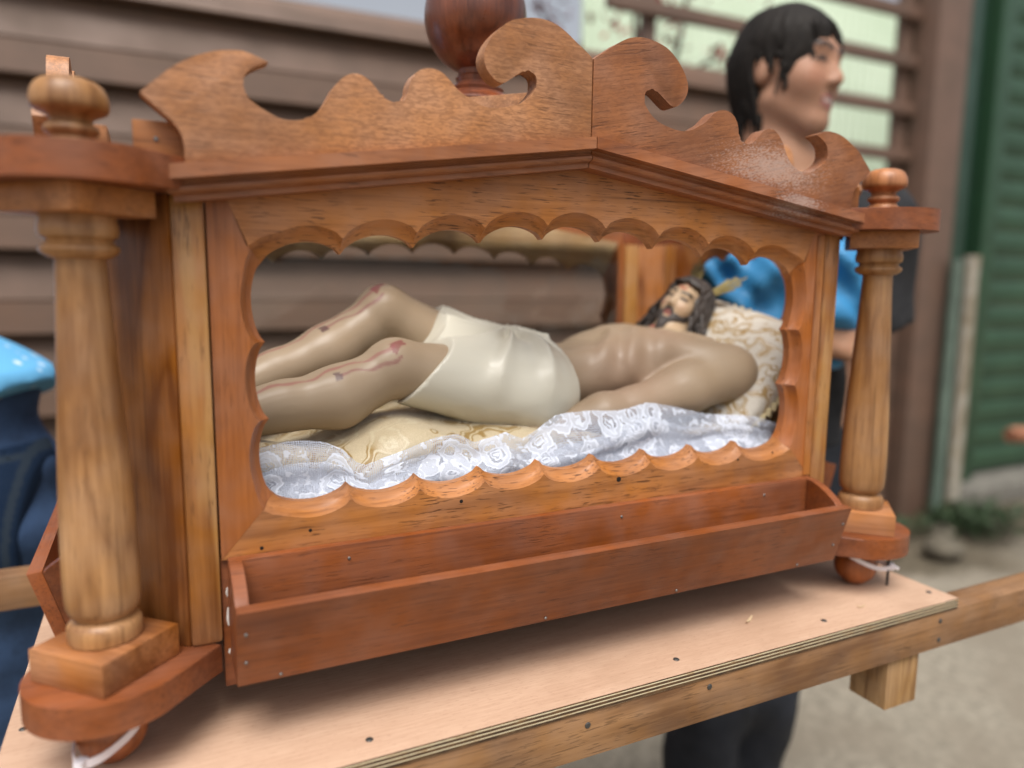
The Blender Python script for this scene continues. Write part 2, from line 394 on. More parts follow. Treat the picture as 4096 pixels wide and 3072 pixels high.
# ------------------------------------------------------------------ clapboard wall behind
def paint_mat(name, c, dirt=(.075, .055, .042), sc=6, rough=.55, amt=.5):
    m, n, l, b = newmat(name); g = G(m.node_tree); co = g.coord()
    st = g.noise(g.mapping(co, (1.2, 6, 22)), 1, 4, .6); t = g.noise(co, sc, 5, .6)
    cc = g.mix(g.rng(t, .35, .7, 0, amt), c, dirt); cc = g.mix(g.rng(st, .5, .75, 0, .3), cc, tuple(min(1, x*1.35) for x in c))
    l.new(cc, b.inputs['Base Color']); l.new(g.rng(t, .3, .7, rough-.1, rough+.12), b.inputs['Roughness'])
    l.new(g.bump(st, .2, .004), b.inputs['Normal']); return m
M['clap'] = paint_mat('brown_siding_paint', (.140, .078, .049))
M['clap_dark'] = paint_mat('brown_backing_paint', (.10, .065, .048))
M['slat'] = paint_mat('brown_slat_paint', (.15, .088, .062))
WY = 1.87
wall = empty('clapboard_wall', (0, WY, GZ), 'long brown painted clapboard wall behind the wooden casket', 'wall')
XR = 1.95
box('backing', -3.2, XR, WY+.022, WY+.08, GZ-.03, 1.18, M['clap_dark'], wall, bev=0)
zb = [1.107 - .23*k for k in range(0, 9)]
def clap(z0, z1):
    # one lapped board: lower edge proud, shallow bead at mid height, leaning back to the top
    pr = [(-.040, z0), (-.042, z0+.004), (-.042+.0105, z0+(z1-z0)*.40), (-.037+.0105, z0+(z1-z0)*.405), (-.037+.0105, z0+(z1-z0)*.43), (-.042+.0125, z0+(z1-z0)*.435), (.006, z1), (.012, z1), (.012, z0)]
    V, F = [], []
    xs = np.linspace(-3.2, XR, 22)
    for x in xs:
        w = .0022*math.sin(x*2.3+z0*9)
        for y, z in pr: V.append((x, WY+y+w, z + .0015*math.sin(x*1.7+z0*5)))
    n = len(pr)
    for i in range(len(xs)-1):
        for j in range(n): F.append((i*n+j, (i+1)*n+j, (i+1)*n+(j+1) % n, i*n+(j+1) % n))
    F.append(tuple(range(n))); F.append(tuple((len(xs)-1)*n+j for j in range(n-1, -1, -1)))
    return V, F
for k in range(9):
    z0 = zb[k]; z1 = z0+.222 if k else z0+.085
    V, F = clap(max(z0, GZ-.02), z1 if k else 1.192)
    mk('clapboard', V, F, M['clap'], wall, 30)
# ------------------------------------------------------------------ slatted fence, sheet behind, post
SY = 1.97
fence = empty('slat_fence', (2.2, SY, GZ), 'tall brown slatted screen with pale green sheet showing between its slats', 'fence')
sz = [1.45-.22*k for k in range(-2, 4)]
for k, z in enumerate(sz):
    box('slat', 1.28, 3.06, SY-.012, SY+.022, z-.055, z, M['slat'], fence, bev=.003)
z = sz[-1]-.219
while z > GZ+.05:
    box('board', XR+.02, 3.06, SY-.012, SY+.012, max(z-.205, GZ-.02), z, M['slat'], fence, bev=.004); z -= .213
for x in (1.5, 2.97):
    box('stile', x-.03 if x < 2 else x, x+.03 if x < 2 else x+.085, SY+.024, SY+.06, GZ-.03, 1.95, M['slat'], fence, bev=.003)
post = box('fence_post', 3.07, 3.30, SY-.10, SY+.06, GZ-.03, 2.3, M['slat'], None, bev=.012)
tag(post, 'tall square brown post at the right end of the slatted screen', 'post')
M['pale_green'] = paint_mat('pale_green_sheet_paint', (.38, .45, .335), dirt=(.30, .38, .26), sc=2, amt=.4)
V, F = [], []
xs = np.linspace(1.95, 5.2, 260)
for x in xs:
    y = 3.3+.012*math.sin(x*2*math.pi/.076)
    for zz in (GZ-.02, .4, 2.35): V.append((x, y, zz))
    for zz in (2.35, .4, GZ-.02): V.append((x, y+.002, zz))
for i in range(len(xs)-1):
    for j in range(6): F.append((i*6+j, i*6+(j+1) % 6, (i+1)*6+(j+1) % 6, (i+1)*6+j))
sheet = mk('corrugated_sheet_wall', V, F, M['pale_green'], None, 180)
tag(sheet, 'pale green corrugated sheet wall seen through the slatted screen', 'wall')
# ------------------------------------------------------------------ green roller door and frame
M['green'] = paint_mat('green_metal_paint', (.024, .066, .032), dirt=(.010, .03, .015), sc=4, rough=.4)
M['dgreen'] = paint_mat('dark_green_paint', (.018, .05, .03), dirt=(.008, .02, .013), sc=4, rough=.4)
door = empty('roller_door', (4.2, 2.05, GZ), 'green ribbed metal shutter door at the right edge', 'door')
box('door_jamb', 3.39, 3.55, 1.98, 2.12, GZ-.03, 2.6, M['dgreen'], door, bev=.006)
box('jamb_recess', 3.55, 3.74, 2.08, 2.14, GZ-.03, 2.6, M['dgreen'], door, bev=.004)
box('guide_rail', 3.74, 3.86, 2.00, 2.10, GZ-.03, 2.6, M['green'], door, bev=.008)
k = 0; z = GZ+.12
while z < 2.4:
    pr = [(2.072, z), (2.064, z+.020), (2.058, z+.07), (2.064, z+.120), (2.072, z+.138), (2.09, z+.138), (2.09, z)]
    V = [(x, y, zz) for x in (3.86, 5.6) for y, zz in pr]; n = len(pr)
    F = [(j, (j+1) % n, n+(j+1) % n, n+j) for j in range(n)] + [tuple(range(n-1, -1, -1)), tuple(range(n, 2*n))]
    mk('door_slat', V, F, M['green'], door, 40); z += .14
plinth = box('concrete_kerb', 3.36, 5.8, 1.86, 2.12, GZ-.05, GZ+.10, plain('old_concrete', (.15, .14, .12), .9, .3, 14, .6, 60), None, bev=.02)
tag(plinth, 'low grey concrete kerb below the green shutter door', 'kerb')
# drain pipe with flaking paint
def pipe_mat():
    m, n, l, b = newmat('flaking_pipe_paint'); g = G(m.node_tree); co = g.coord()
    t = g.noise(g.mapping(co, (14, 14, 5)), 1, 5, .7)
    c = g.ramp(t, [(.35, (.16, .12, .08)), (.47, (.24, .20, .14)), (.55, (.34, .31, .26)), (.7, (.26, .22, .14))])
    l.new(c, b.inputs['Base Color']); b.inputs['Roughness'].default_value = .7; return m
V, F = tube_data([(3.37, 1.80, GZ-.02), (3.37, 1.80, -.2), (3.36, 1.80, .40), (3.36, 1.80, .50)], [.038, .036, .036, .04], 14)
pp = mk('stub_pipe', V, F, pipe_mat(), None, 40)
tag(pp, 'short vertical pipe with flaking white paint beside the brown post', 'pipe')
V, F = tube_data([(3.28, 1.82, GZ-.02), (3.275, 1.82, .48)], .028, 12)
pp = mk('downpipe', V, F, plain('faded_green_paint', (.11, .15, .12), .6, .3, 8), None, 40)
tag(pp, 'thin faded green pipe standing between brown post and flaking pipe', 'pipe')
# wooden bar whose round end shows at the right edge
V, F = tube_data([(2.98, 1.32, -.29), (3.0, 1.315, -.29), (3.6, 1.20, -.29), (4.4, 1.05, -.29)], [.03, .036, .036, .036], 18)
tr_ = empty('pole_barrier', (3.7, 1.2, GZ), 'peeled wooden pole resting on a post at the right edge', 'pole')
mk('pole', V, F, wood('peeled_pole_wood', (.36, .17, .10), (.24, .095, .05), 'x', rough=.7, coat=0), tr_, 40)
box('prop', 4.05, 4.12, 1.07, 1.14, GZ-.02, -.315, M['beam_z'], tr_)
# stones and weeds at the foot of the wall
M['stone'] = plain('field_stone', (.11, .095, .07), .9, .35, 18, .8, 60)
for i, (x, y, r) in enumerate(((2.82, 1.46, .085), (3.05, 1.62, .06), (2.66, 1.60, .05), (3.34, 1.60, .07))):
    bm = bmesh.new(); bmesh.ops.create_icosphere(bm, subdivisions=3, radius=r)
    for v in bm.verts:
        q = v.co*9; d = .18*math.sin(q.x*1.3+i*3)+.14*math.sin(q.y*2.1+i)+.1*math.sin(q.z*2.7+q.x)
        v.co *= 1+d*.35; v.co.z *= .62; v.co += Vector((x, y, GZ+r*.35))
    o = from_bm('stone', bm, M['stone'], None, 180)
    tag(o, ('largest pale round stone on the dirt below the brown post', 'small stone right beside the foot of the flaking pipe', 'smallest stone on the dirt left of the other stones', 'dusky stone nearest the concrete kerb')[i], 'stone', 'stones at the foot of the wall')
V, F, NL = [], [], 900
for i in range(NL):
    if i % 3: cx, cy = 3.32+rng.normal(0, .14), 1.62+rng.normal(0, .09)
    else: cx, cy = 2.4+rng.uniform(0, 1.1), 1.74+rng.normal(0, .05)
    a = rng.uniform(0, 6.28); h = rng.uniform(.03, .12)*(1 if i % 3 else .6); w = rng.uniform(.008, .018); ln = rng.uniform(.02, .06)
    p = Vector((cx, cy, GZ+h)); d = Vector((math.cos(a), math.sin(a), rng.uniform(-.2, .7)))*ln; s = Vector((-math.sin(a), math.cos(a), 0))*w
    o = len(V); V += [p-d*.5, p+s, p+d*.5+Vector((0, 0, .004)), p-s]; F.append((o, o+1, o+2, o+3))
weeds = mk('weeds', V, F, plain('weed_leaf', (.022, .042, .014), .6, .5, 40), None, None)
tag(weeds, 'low green weeds growing on the dirt below the green door', 'weeds', kind='stuff')
# bush with red leaves behind the wall
tree = empty('red_leaf_tree', (1.9, 2.7, GZ), 'bare branched tree with red leaves behind the brown wall', 'tree')
M['bark'] = plain('dark_bark', (.05, .04, .03), .9, .3)
br = [[(1.75, 2.75, GZ-.02), (1.78, 2.72, .4), (1.85, 2.7, 1.15)], [(1.80, 2.71, .7), (1.55, 2.65, 1.25), (1.30, 2.6, 1.62)], [(1.83, 2.7, 1.0), (2.2, 2.66, 1.42), (2.75, 2.62, 1.66)], [(1.85, 2.7, 1.1), (1.9, 2.68, 1.6), (1.82, 2.66, 2.0)], [(2.1, 2.67, 1.32), (2.22, 2.7, 1.75), (2.2, 2.7, 2.0)]]
parts = [tube_data(catmull(b, (), 4), [.04-.03*t/8 for t in range(9)] if i == 0 else [.017-.012*t/8 for t in range(9)], 8) for i, b in enumerate(br)]
V, F = join_data(parts[:1]); mk('trunk', V, F, M['bark'], tree, 60)
for p in parts[1:]: mk('branch', p[0], p[1], M['bark'], tree, 60)
V, F = [], []
for i in range(420):
    b = br[1+i % 4]; t = rng.uniform(.35, 1.05); q = [np.array(x) for x in b]
    p = (1-t)**2*q[0]+2*t*(1-t)*q[1]+t*t*q[2] + rng.normal(0, .07, 3)
    a = rng.normal(0, 1, 3); a /= np.linalg.norm(a); s = np.cross(a, (0, 0, 1.0)); s /= np.linalg.norm(s)+1e-6
    L = rng.uniform(.02, .045); o = len(V)
    V += [p-a*L, p+s*L*.45, p+a*L, p-s*L*.45]; F.append((o, o+1, o+2, o+3))
mk('crown', V, F, plain('red_leaf', (.28, .03, .025), .6, .5, 20), tree, None)

# ------------------------------------------------------------------ carrying litter (plywood deck on handle beams)
PX, PY0, PY1 = .452, -.0865, .4765
litter = empty('carrying_litter', (0, .195, -.112), 'plywood deck on two long wooden handle beams under the casket', 'litter')
box('plywood_deck', -.458, PX, PY0, PY1, -.0118, 0, M['ply'], litter, bev=.0004)
box('handle_beam', -1.25, 1.35, -.0855, -.052, -.054, -.0122, M['beam_x'], litter, bev=.0018)
box('handle_beam', -1.25, .50, .446, .480, -.054, -.0122, M['beam_x'], litter, bev=.0018)
for x in (-.40, .352):
    for y0 in (-.082, .400):
        box('leg', x, x+.050, y0+.002, y0+.048, -.113, -.0542, M['beam_z'], litter, bev=.0015)
for x in (-.3, 0, .3):
    box('cross_batten', x-.02, x+.02, -.0515, .4455, -.05, -.0123, M['beam_y'], litter, bev=.0015)
def disc(name, c, r, nrm, mat, parent, h=.0008, n=14):
    c = Vector(c); nrm = Vector(nrm).normalized(); a = nrm.orthogonal().normalized(); b = nrm.cross(a); V = []
    for k, (rr, hh) in enumerate(((r, -h), (r, h*.35), (r*.75, h))):
        for i in range(n): t = 6.2832*i/n; V.append(c+nrm*hh+(a*math.cos(t)+b*math.sin(t))*rr)
    F = [(k*n+i, k*n+(i+1) % n, (k+1)*n+(i+1) % n, (k+1)*n+i) for k in range(2) for i in range(n)]+[tuple(2*n+i for i in range(n))]
    return mk(name, V, F, mat, parent, 30)
for x in (-.21, .078, .268, .436):
    disc('screw', (x, -.064 if x < .4 else -.062, .0001), .0030, (0, 0, 1), M['screw'], litter)
for x, y in ((-.447, .06), (-.447, .20), (-.447, .33)): disc('screw', (x, y, .0001), .0028, (0, 0, 1), M['screw'], litter)
for x, z in ((.425, -.022), (.425, -.044), (.10, -.021), (-.03, -.024)): disc('screw', (x, -.0856, z), .0028, (0, -1, 0), M['screw'], litter)
stand = empty('support_stand', (-.2, .2, GZ), 'plain wooden trestle holding the litter up from below', 'trestle')
box('top_rail', -.26, -.16, -.04, .44, -.09, -.0545, M['beam_y'], stand, bev=.002)
for x in (-.255, -.195):
    for y in (.0, .36): box('leg', x, x+.03, y, y+.035, GZ-.02, -.0905, M['beam_z'], stand, bev=.002)

# ------------------------------------------------------------------ the casket
D = .39; YC = D/2; CH = .050; HF = .3276; HS = YC-CH       # depth, chamfer, half widths of front and side faces
casket = empty('wooden_casket', (0, YC, 0), 'varnished wooden casket with scalloped windows, turned corner columns and carved cresting', 'casket')
FRONT = lambda x, y, z: (x, y, z)
BACK = lambda x, y, z: (-x, D-y, z)
LEFT = lambda x, y, z: (-HF-CH+y, YC-x, z)
RIGHT = lambda x, y, z: (HF+CH-y, YC+x, z)
CREST = [(-317, 422), (-317, 432), (-319, 440), (-324, 447), (-333, 455), (-342, 463), (-331, 473), (-322, 481), (-309, 489), (-297, 494), (-289, 496), (-277, 497), (-270, 495), (-261, 492), (-268, 489), (-274, 485), (-277, 481), (-278, 476), (-278, 470), (-273, 465), (-267, 461), (-259, 457), (-253, 455), (-245, 455), (-236, 457), (-228, 463), (-222, 471), (-217, 480), (-211, 487), (-206, 490.5), (-201, 492), (-195, 491), (-190, 488), (-185, 483), (-181, 478.5), (-176, 476), (-170, 475), (-165, 477), (-161, 482), (-160, 489), (-157, 496), (-152, 500.5), (-147, 502.5), (-141, 503), (-135, 501.5), (-131, 499), (-126, 494.5), (-121, 490), (-114, 486), (-106, 482), (-98, 480), (-90, 480), (-79, 482), (-68, 485.5), (-60, 491), (-54, 498), (-52, 504), (-53.5, 509.5), (-58, 512), (-64, 511.5), (-70, 508), (-77, 503), (-82, 500), (-86, 499.5), (-92, 503), (-97, 508.5), (-99.5, 515), (-99, 521), (-96, 528), (-91, 535), (-84, 542), (-75, 548), (-63, 551.5), (-50, 553), (-37, 551), (-27, 546.5), (-17, 540), (-7, 533.5), (-.5, 529)]
CREST = catmull([(a/1000, b/1000) for a, b in CREST], (5, 13), 3)
def arcs(c0, c1, h, n=14, p=.62):
    return [(i/n, h*math.sin(math.pi*i/n)**p) for i in range(n+1)]
def scallop(cusps, h, nrm):
    """curve through cusps, each span an arc bulging along nrm; returns points and cusp weights"""
    out = []
    for k in range(len(cusps)-1):
        a, b = cusps[k], cusps[k+1]
        for t, o in arcs(a, b, h)[: None if k == len(cusps)-2 else -1]:
            out.append((a[0]+(b[0]-a[0])*t+nrm[0]*o, a[1]+(b[1]-a[1])*t+nrm[1]*o))
    return out
def rail(name, inner, outer, nrm, mat, T, parent, cove=.0115, th=.019):
    """inner: scalloped curve; outer: matching points; nrm points from opening into the wood"""
    prof = [(cove, 0.0), (cove*.86, .0022), (cove*.70, .0060), (cove*.42, .0090), (.0, .0105)]
    V, F = [], []; m = len(prof)+3
    ni = len(inner)
    for i, ((ix, iz), (ox, oz)) in enumerate(zip(inner, outer)):
        V.append(T(ox, 0, oz))
        e = max(0, 1-min(i, ni-1-i)/3.0)                  # turn the cove into the mitre at both ends
        if nrm[0]: nx, nz = nrm[0], e*(1.09 if iz > .27 else -1.09)
        else: nx, nz = e*.92*(1 if ix > 0 else -1), nrm[1]
        for o, y in prof: V.append(T(ix+nx*o, y, iz+nz*o))
        V.append(T(ix, th, iz)); V.append(T(ox, th, oz))
    for i in range(len(inner)-1):
        for j in range(m): F.append((i*m+j, i*m+(j+1) % m, (i+1)*m+(j+1) % m, (i+1)*m+j))
    F.append(tuple(range(m-1, -1, -1))); F.append(tuple((len(inner)-1)*m+j for j in range(m)))
    bm = bmesh.new(); vs = [bm.verts.new(v) for v in V]
    for f in F: bm.faces.new([vs[i] for i in f])
    return from_bm(name, bm, mat, parent, 28)
EAVE, APEX = .417, .465
def face(T, hw, n, ax, front=False, depth_name=''):
    s = hw/HF; oh = hw-.0606         # half opening
    # --- top rail
    def zt(x): u = abs(x)/oh; return .3825-.0265*u**1.35
    cus = [(-oh+2*oh*k/n, zt(-oh+2*oh*k/n)) for k in range(n+1)]
    inn = scallop(cus, .0125, (0, 1))
    ow = hw-.036
    out = [(x*ow/oh, .4455-.0410*abs(x)/oh) for x, z in inn]
    rail('top_rail', inn, out, (0, 1), M['rail_lit'] if T is BACK else M['amber_'+ax], T, casket)
    cus = [(oh-.003-2*(oh-.003)*k/n, .1785+(.003*math.sin(math.pi*k/n))) for k in range(n+1)]
    inn = scallop(cus, .0105, (0, -1)); ox = hw-.0235
    out = [(x*ox/(oh-.003), .1335) for x, z in inn]
    rail('bottom_rail', inn, out, (0, -1), M['amber_'+ax], T, casket, cove=.0100)
    for sd in (-1, 1):
        a, b = (sd*(oh-.003), .1785), (sd*oh, .3560)
        pts = [(a[0]+(b[0]-a[0])*t, a[1]+(b[1]-a[1])*t) for t in (0, 1/3, 2/3, 1)]
        inn = scallop(pts, .0085, (sd, 0)); strip = front and sd > 0
        oxs = hw-.0235; zlo, zhi = .1335, .4050
        out = []
        for i, (x, z) in enumerate(inn):
            t = i/(len(inn)-1); out.append((sd*oxs, zlo+(zhi-zlo)*t))
        out[-1] = (sd*(ow+.0003), .4043); out[0] = (sd*(oxs-.0004), zlo)
        rail('stile', inn, out, (sd, 0), M['stile_z'], T, casket, cove=.0085)
        if strip: box('stile_strip', hw-.0335, hw-.0232, -.0012, .006, .1365, .3960, M['amber_z'], casket, bev=.0008, T=T)
        # corner posts each side of the frame
        x0, x1 = hw-.0225, hw
        xs = (sd*x0, sd*x1) if sd > 0 else (sd*x1, sd*x0)
        box('post', xs[0], xs[1], -.0015 if front else 0, .022, .0692, .4015, M['sap'], casket, bev=.004 if front else .002, T=T)
    # apron behind the planter
    box('apron', -(hw-.023), hw-.023, .004, .019, .030, .1330, M['red_'+ax], casket, bev=.001, T=T)
    if T is BACK: CR = False
    else: CR = True
    # --- cornice moulding, two raking halves mitred at the apex
    prof = [(-.0100, .0), (-.0290, .0), (-.0292, -.0095), (-.0212, -.0103), (-.0200, -.0118), (-.0204, -.0132), (-.0222, -.0146), (-.0226, -.0164), (-.0214, -.0182), (-.0180, -.0192), (-.0166, -.0200), (-.0168, -.0238), (.004, -.0238), (.004, .0)]
    for sd in (-1, 1):
        V, F = [], []; xe = hw+.0065
        for t in (0, .5, 1):
            for y, dz in prof:
                xend = xe-(y+.029)*.75
                x = xend*(1-t) + .0004*t; z = EAVE+(APEX-EAVE)*(1-x/xe)+dz
                V.append(T(sd*x, y, z))
        m = len(prof)
        for i in range(2):
            for j in range(m): F.append((i*m+j, i*m+(j+1) % m, (i+1)*m+(j+1) % m, (i+1)*m+j))
        F.append(tuple(range(m))); F.append(tuple(2*m+j for j in range(m)))
        bm = bmesh.new(); vs = [bm.verts.new(v) for v in V]
        for f in F: bm.faces.new([vs[i] for i in f])
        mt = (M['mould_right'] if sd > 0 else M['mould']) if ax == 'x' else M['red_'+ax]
        from_bm('cornice_moulding', bm, mt, casket, 25)
        # --- carved cresting board
        if not CR: continue
        kz, dy = (1, 0) if front else (.80, .012)
        c = [(a*s, EAVE+(b-EAVE)*kz) for a, b in CREST]
        base = []
        for x in (-.0005, -hw*.5, -.317*s):
            base.append((x, EAVE+(APEX-EAVE)*(1+x/(hw+.0065))+.0003))
        poly = c[1:] + base
        poly = [(p[0]*(-sd), p[1]) for p in poly]
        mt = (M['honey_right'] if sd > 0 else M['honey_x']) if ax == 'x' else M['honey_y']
        prism('cresting_board', poly, -.020-dy, -.004-dy, mt, casket, bev=.0009, T=T)
        # nailed block behind the outer end of the cresting
        xa, xb = sorted((sd*(hw-.035), sd*(hw+.020)))
        bl = box('end_block', xa, xb, -.0035, .014, EAVE+.008, EAVE+.032, M['amber_'+ax], casket, bev=.001, T=T)
        if front: disc('nail', T(sd*(hw+.006), -.0036, EAVE+.020), .0016, (0, -1, 0), M['nail'], bl)
    # --- planter box: back board, ends with curved top edge, outward leaning front board, floor
    L = hw-.0276; zt_, zb_ = .1160, .0540
    pb = box('planter_box', -L+.010, L-.010, -.040, -.012, zb_+.0006, zb_+.009, M['red_'+ax], casket, bev=.0008, T=T)
    box('back_board', -L, L, -.0095, -.0005, zb_, .1355, M['red_'+ax], pb, bev=.0008, T=T)
    def slant(a, z0, z1, y0b, y0t, th):
        return [(y0b, z0), (y0t, z1), (y0t+th, z1+.0012), (y0b+th, z0)]
    poly = slant(0, zb_, zt_, -.0440, -.0620, .0105)
    prism('front_board', poly, -L, L, M['red_'+ax], pb, bev=.001, T=T, to3=lambda a, b, d: (d, a, b))
    for sd in (-1, 1):
        cv = [(-.0098, zb_), (-.0098, .1352)] + [(-.0098-(.0512-.0098)*t, .1352-(.1352-zt_)*t**1.7+.0) for t in (.15, .3, .45, .6, .75, .9, 1)] + [(-.0335, zb_)]
        xa, xb = sorted((sd*(L-.0095), sd*L*.9995))
        prism('end_board', cv, xa, xb, M['red_'+ax], pb, bev=.0008, T=T, to3=lambda a, b, d: (d, a, b))
    if front:
        for x, z, y in ((-L+.006, .098, -.0570), (-L+.006, .074, -.0500), (L-.006, .098, -.0570), (L-.010, .074, -.0500), (-L+.03, .0575, -.0453), (-.05, .0575, -.0453), (.09, .0575, -.0453), (.245, .0575, -.0453)):
            disc('nail', (x, y, z), .0013, (0, -1, -.29), M['nail'], pb)
        for x in (-.21, .05, .23): disc('nail', (x, -.0096, .124), .0013, (0, -1, 0), M['nail'], pb)
        for x, z, r in ((-.238, .148, .0014), (-.11, .156, .0016), (.052, .158, .0026), (.055+.145, .163, .0013), (.248, .166, .0013), (-.275, .139, .0015)):
            disc('nail_hole', (x, -.0001, z), r, (0, -1, 0), M['hole'], casket, h=.0002)
        # bead of dried glue between planter end and post
        for z0, zl, rr in ((.060, .004, .0008), (.083, .014, .0010), (.106, .007, .0008)):
            tube('glue_bead', [(-L-.0012, -.003, z0), (-L-.0016, -.0035, z0+zl*.4), (-L-.0011, -.003, z0+zl)], [rr*.6, rr, rr*.5], M['glue'], pb, 6)
    return
face(FRONT, HF, 9, 'x', True)
face(BACK, HF, 9, 'x')
face(LEFT, HS, 3, 'y')
face(RIGHT, HS, 3, 'y')
# glazing of back and sides
box('glass_pane', -.29, .29, D-.0225, D-.0200, .14, .40, M['glass'], casket, bev=0, smooth=None)
box('glass_pane', -HF-CH+.0200, -HF-CH+.0225, YC-.11, YC+.11, .14, .40, M['glass'], casket, bev=0, smooth=None)
# floor, roof
oct_ = [(-HF+.01, .012), (HF-.01, .012), (HF+CH-.012, CH+.01), (HF+CH-.012, D-CH-.01), (HF-.01, D-.012), (-HF+.01, D-.012), (-HF-CH+.012, D-CH-.01), (-HF-CH+.012, CH+.01)]
prism('floor_board', oct_, .070, .082, M['red_x'], casket, to3=lambda a, b, d: (a, b, d))
# open top: two crossing ridge boards carry the pedestal
box('ridge_board', -.030, .030, .0045, D-.0045, .438, .4515, M['amber_y'], casket)
box('ridge_board', -HF-CH+.0045, HF+CH-.0045, YC-.030, YC+.030, .4237, .4375, M['amber_x'], casket)
# pedestal turned 45 degrees and dark ball finial on the ridge
def diamond(c, h): return [(c[0]-h, c[1]), (c[0], c[1]-h), (c[0]+h, c[1]), (c[0], c[1]+h)]
prism('pedestal', diamond((0, YC), .105), .452, .5265, M['honey_x'], casket, to3=lambda a, b, d: (a, b, d), bev=.0015)
bp_ = [(.050, .5268), (.052, .531), (.048, .536), (.036, .541), (.030, .5445), (.031, .548), (.025, .5515), (.0205, .555), (.0215, .560), (.0185, .563)]
cb, rb = .622, .0545
bp_ += [(rb*math.sin(t), cb-rb*1.06*math.cos(t)) for t in np.linspace(.36, 2.9, 26)] + [(.012, .682), (.010, .690), (.003, .693)]
lathe('ball_finial', bp_, -.016, YC, M['ball'], casket, 56)

# corners: chamfer board, tongue plates, turned column, feet
shaft = [(.0215, .0928), (.0236, .0940), (.0240, .0990), (.0237, .1040), (.0222, .1068), (.0195, .1085), (.0180, .1098), (.0195, .1112), (.0222, .1140), (.0236, .1185), (.0241, .126), (.0243, .140), (.0240, .160), (.0232, .190), (.0218, .222), (.0203, .252), (.0188, .280), (.0173, .308), (.0160, .334), (.0153, .352), (.0153, .3555),
         (.0182, .3562), (.0225, .3590), (.0240, .3615), (.0236, .3636), (.0205, .3658), (.0196, .3672), (.0204, .3686), (.0232, .3700), (.0240, .3735), (.0236, .3775), (.0228, .3798), (.0228, .3836)]
fin = [(.0150, .4243), (.0156, .4262), (.0156, .4290), (.0140, .4312), (.0126, .4325), (.0132, .4340), (.0156, .4356), (.0162, .4376), (.0154, .4396), (.0130, .4412), (.0122, .4428), (.0128, .4446), (.0165, .4470), (.0205, .4486), (.0222, .4502), (.0228, .4530), (.0226, .4572), (.0216, .4610), (.0196, .4646), (.0162, .4674), (.0115, .4692), (.006, .4700), (.001, .4702)]
def tongue(c, dirv, r, inner):
    d = Vector(dirv).normalized(); p = Vector((-d.y, d.x)); c = Vector(c); out = [c-d*inner-p*r*.98]
    for i in range(25):
        a = -math.pi/2+math.pi*i/24; out.append(c+d*r*math.cos(a)+p*r*math.sin(a))
    out.append(c-d*inner+p*r*.98); return [(v.x, v.y) for v in out]
def tongue_sq(c, dirv, r, e, inner):
    d = Vector(dirv).normalized(); p = Vector((-d.y, d.x)); c = Vector(c)
    out = [c-d*inner-p*r, c+d*(e-.006)-p*r, c+d*(e-.0015)-p*(r-.0015), c+d*e-p*(r-.006), c+d*e+p*(r-.006), c+d*(e-.0015)+p*(r-.0015), c+d*(e-.006)+p*r, c-d*inner+p*r]
    return [(v.x, v.y) for v in out]
XY = lambda a, b, d: (a, b, d)
feet = []
for sx in (-1, 1):
    for sy, yb in ((-1, 0), (1, D)):
        cx, cy = sx*.3825, (-.006 if sy < 0 else D+.006)
        # chamfer board
        a = Vector((sx*HF, yb)); b = Vector((sx*(HF+CH), yb-sy*CH)); n2 = Vector((-sx, -sy)).normalized()
        a2, b2 = a+(b-a)*.02, b-(b-a)*.02
        poly = [tuple(a2), tuple(b2), tuple(b2+n2*.014), tuple(a2+n2*.014)]
        prism('corner_board', poly, .0692, .4015, M['corner'], casket, to3=XY, bev=.0008)
        colm = lathe('column', shaft, cx, cy, M['column'], casket)
        lathe('finial', fin, cx, cy, M['column'] if sx < 0 else M['column_red'], colm)
        prism('capital_plate', tongue((cx, cy), (sx, sy), .056, .052), .4020, .4242, M['red_x'], colm, to3=XY, bev=.0012)
        prism('capital_block', diamond((cx, cy), .0465), .3838, .4018, M['amber_x'], colm, to3=XY, bev=.001)
        prism('plinth_block', diamond((cx, cy), .0465), .0692, .0930, M['plinth'], colm, to3=XY, bev=.0012)
        prism('base_plate', tongue((cx, cy), (sx, sy), .053, .055), .0470, .0690, M['red_x'], colm, to3=XY, bev=.0014)
        fr_ = .0235
        fp = [(.006, .0004), (.010, .0012)] + [(fr_*math.sin(t), fr_*(1-math.cos(t))*.98+.0002) for t in np.linspace(.62, 2.75, 18)] + [(.0105, .0468)]
        lathe('ball_foot', fp, cx, cy, M['foot'], colm, 36)
        feet.append((cx, cy))

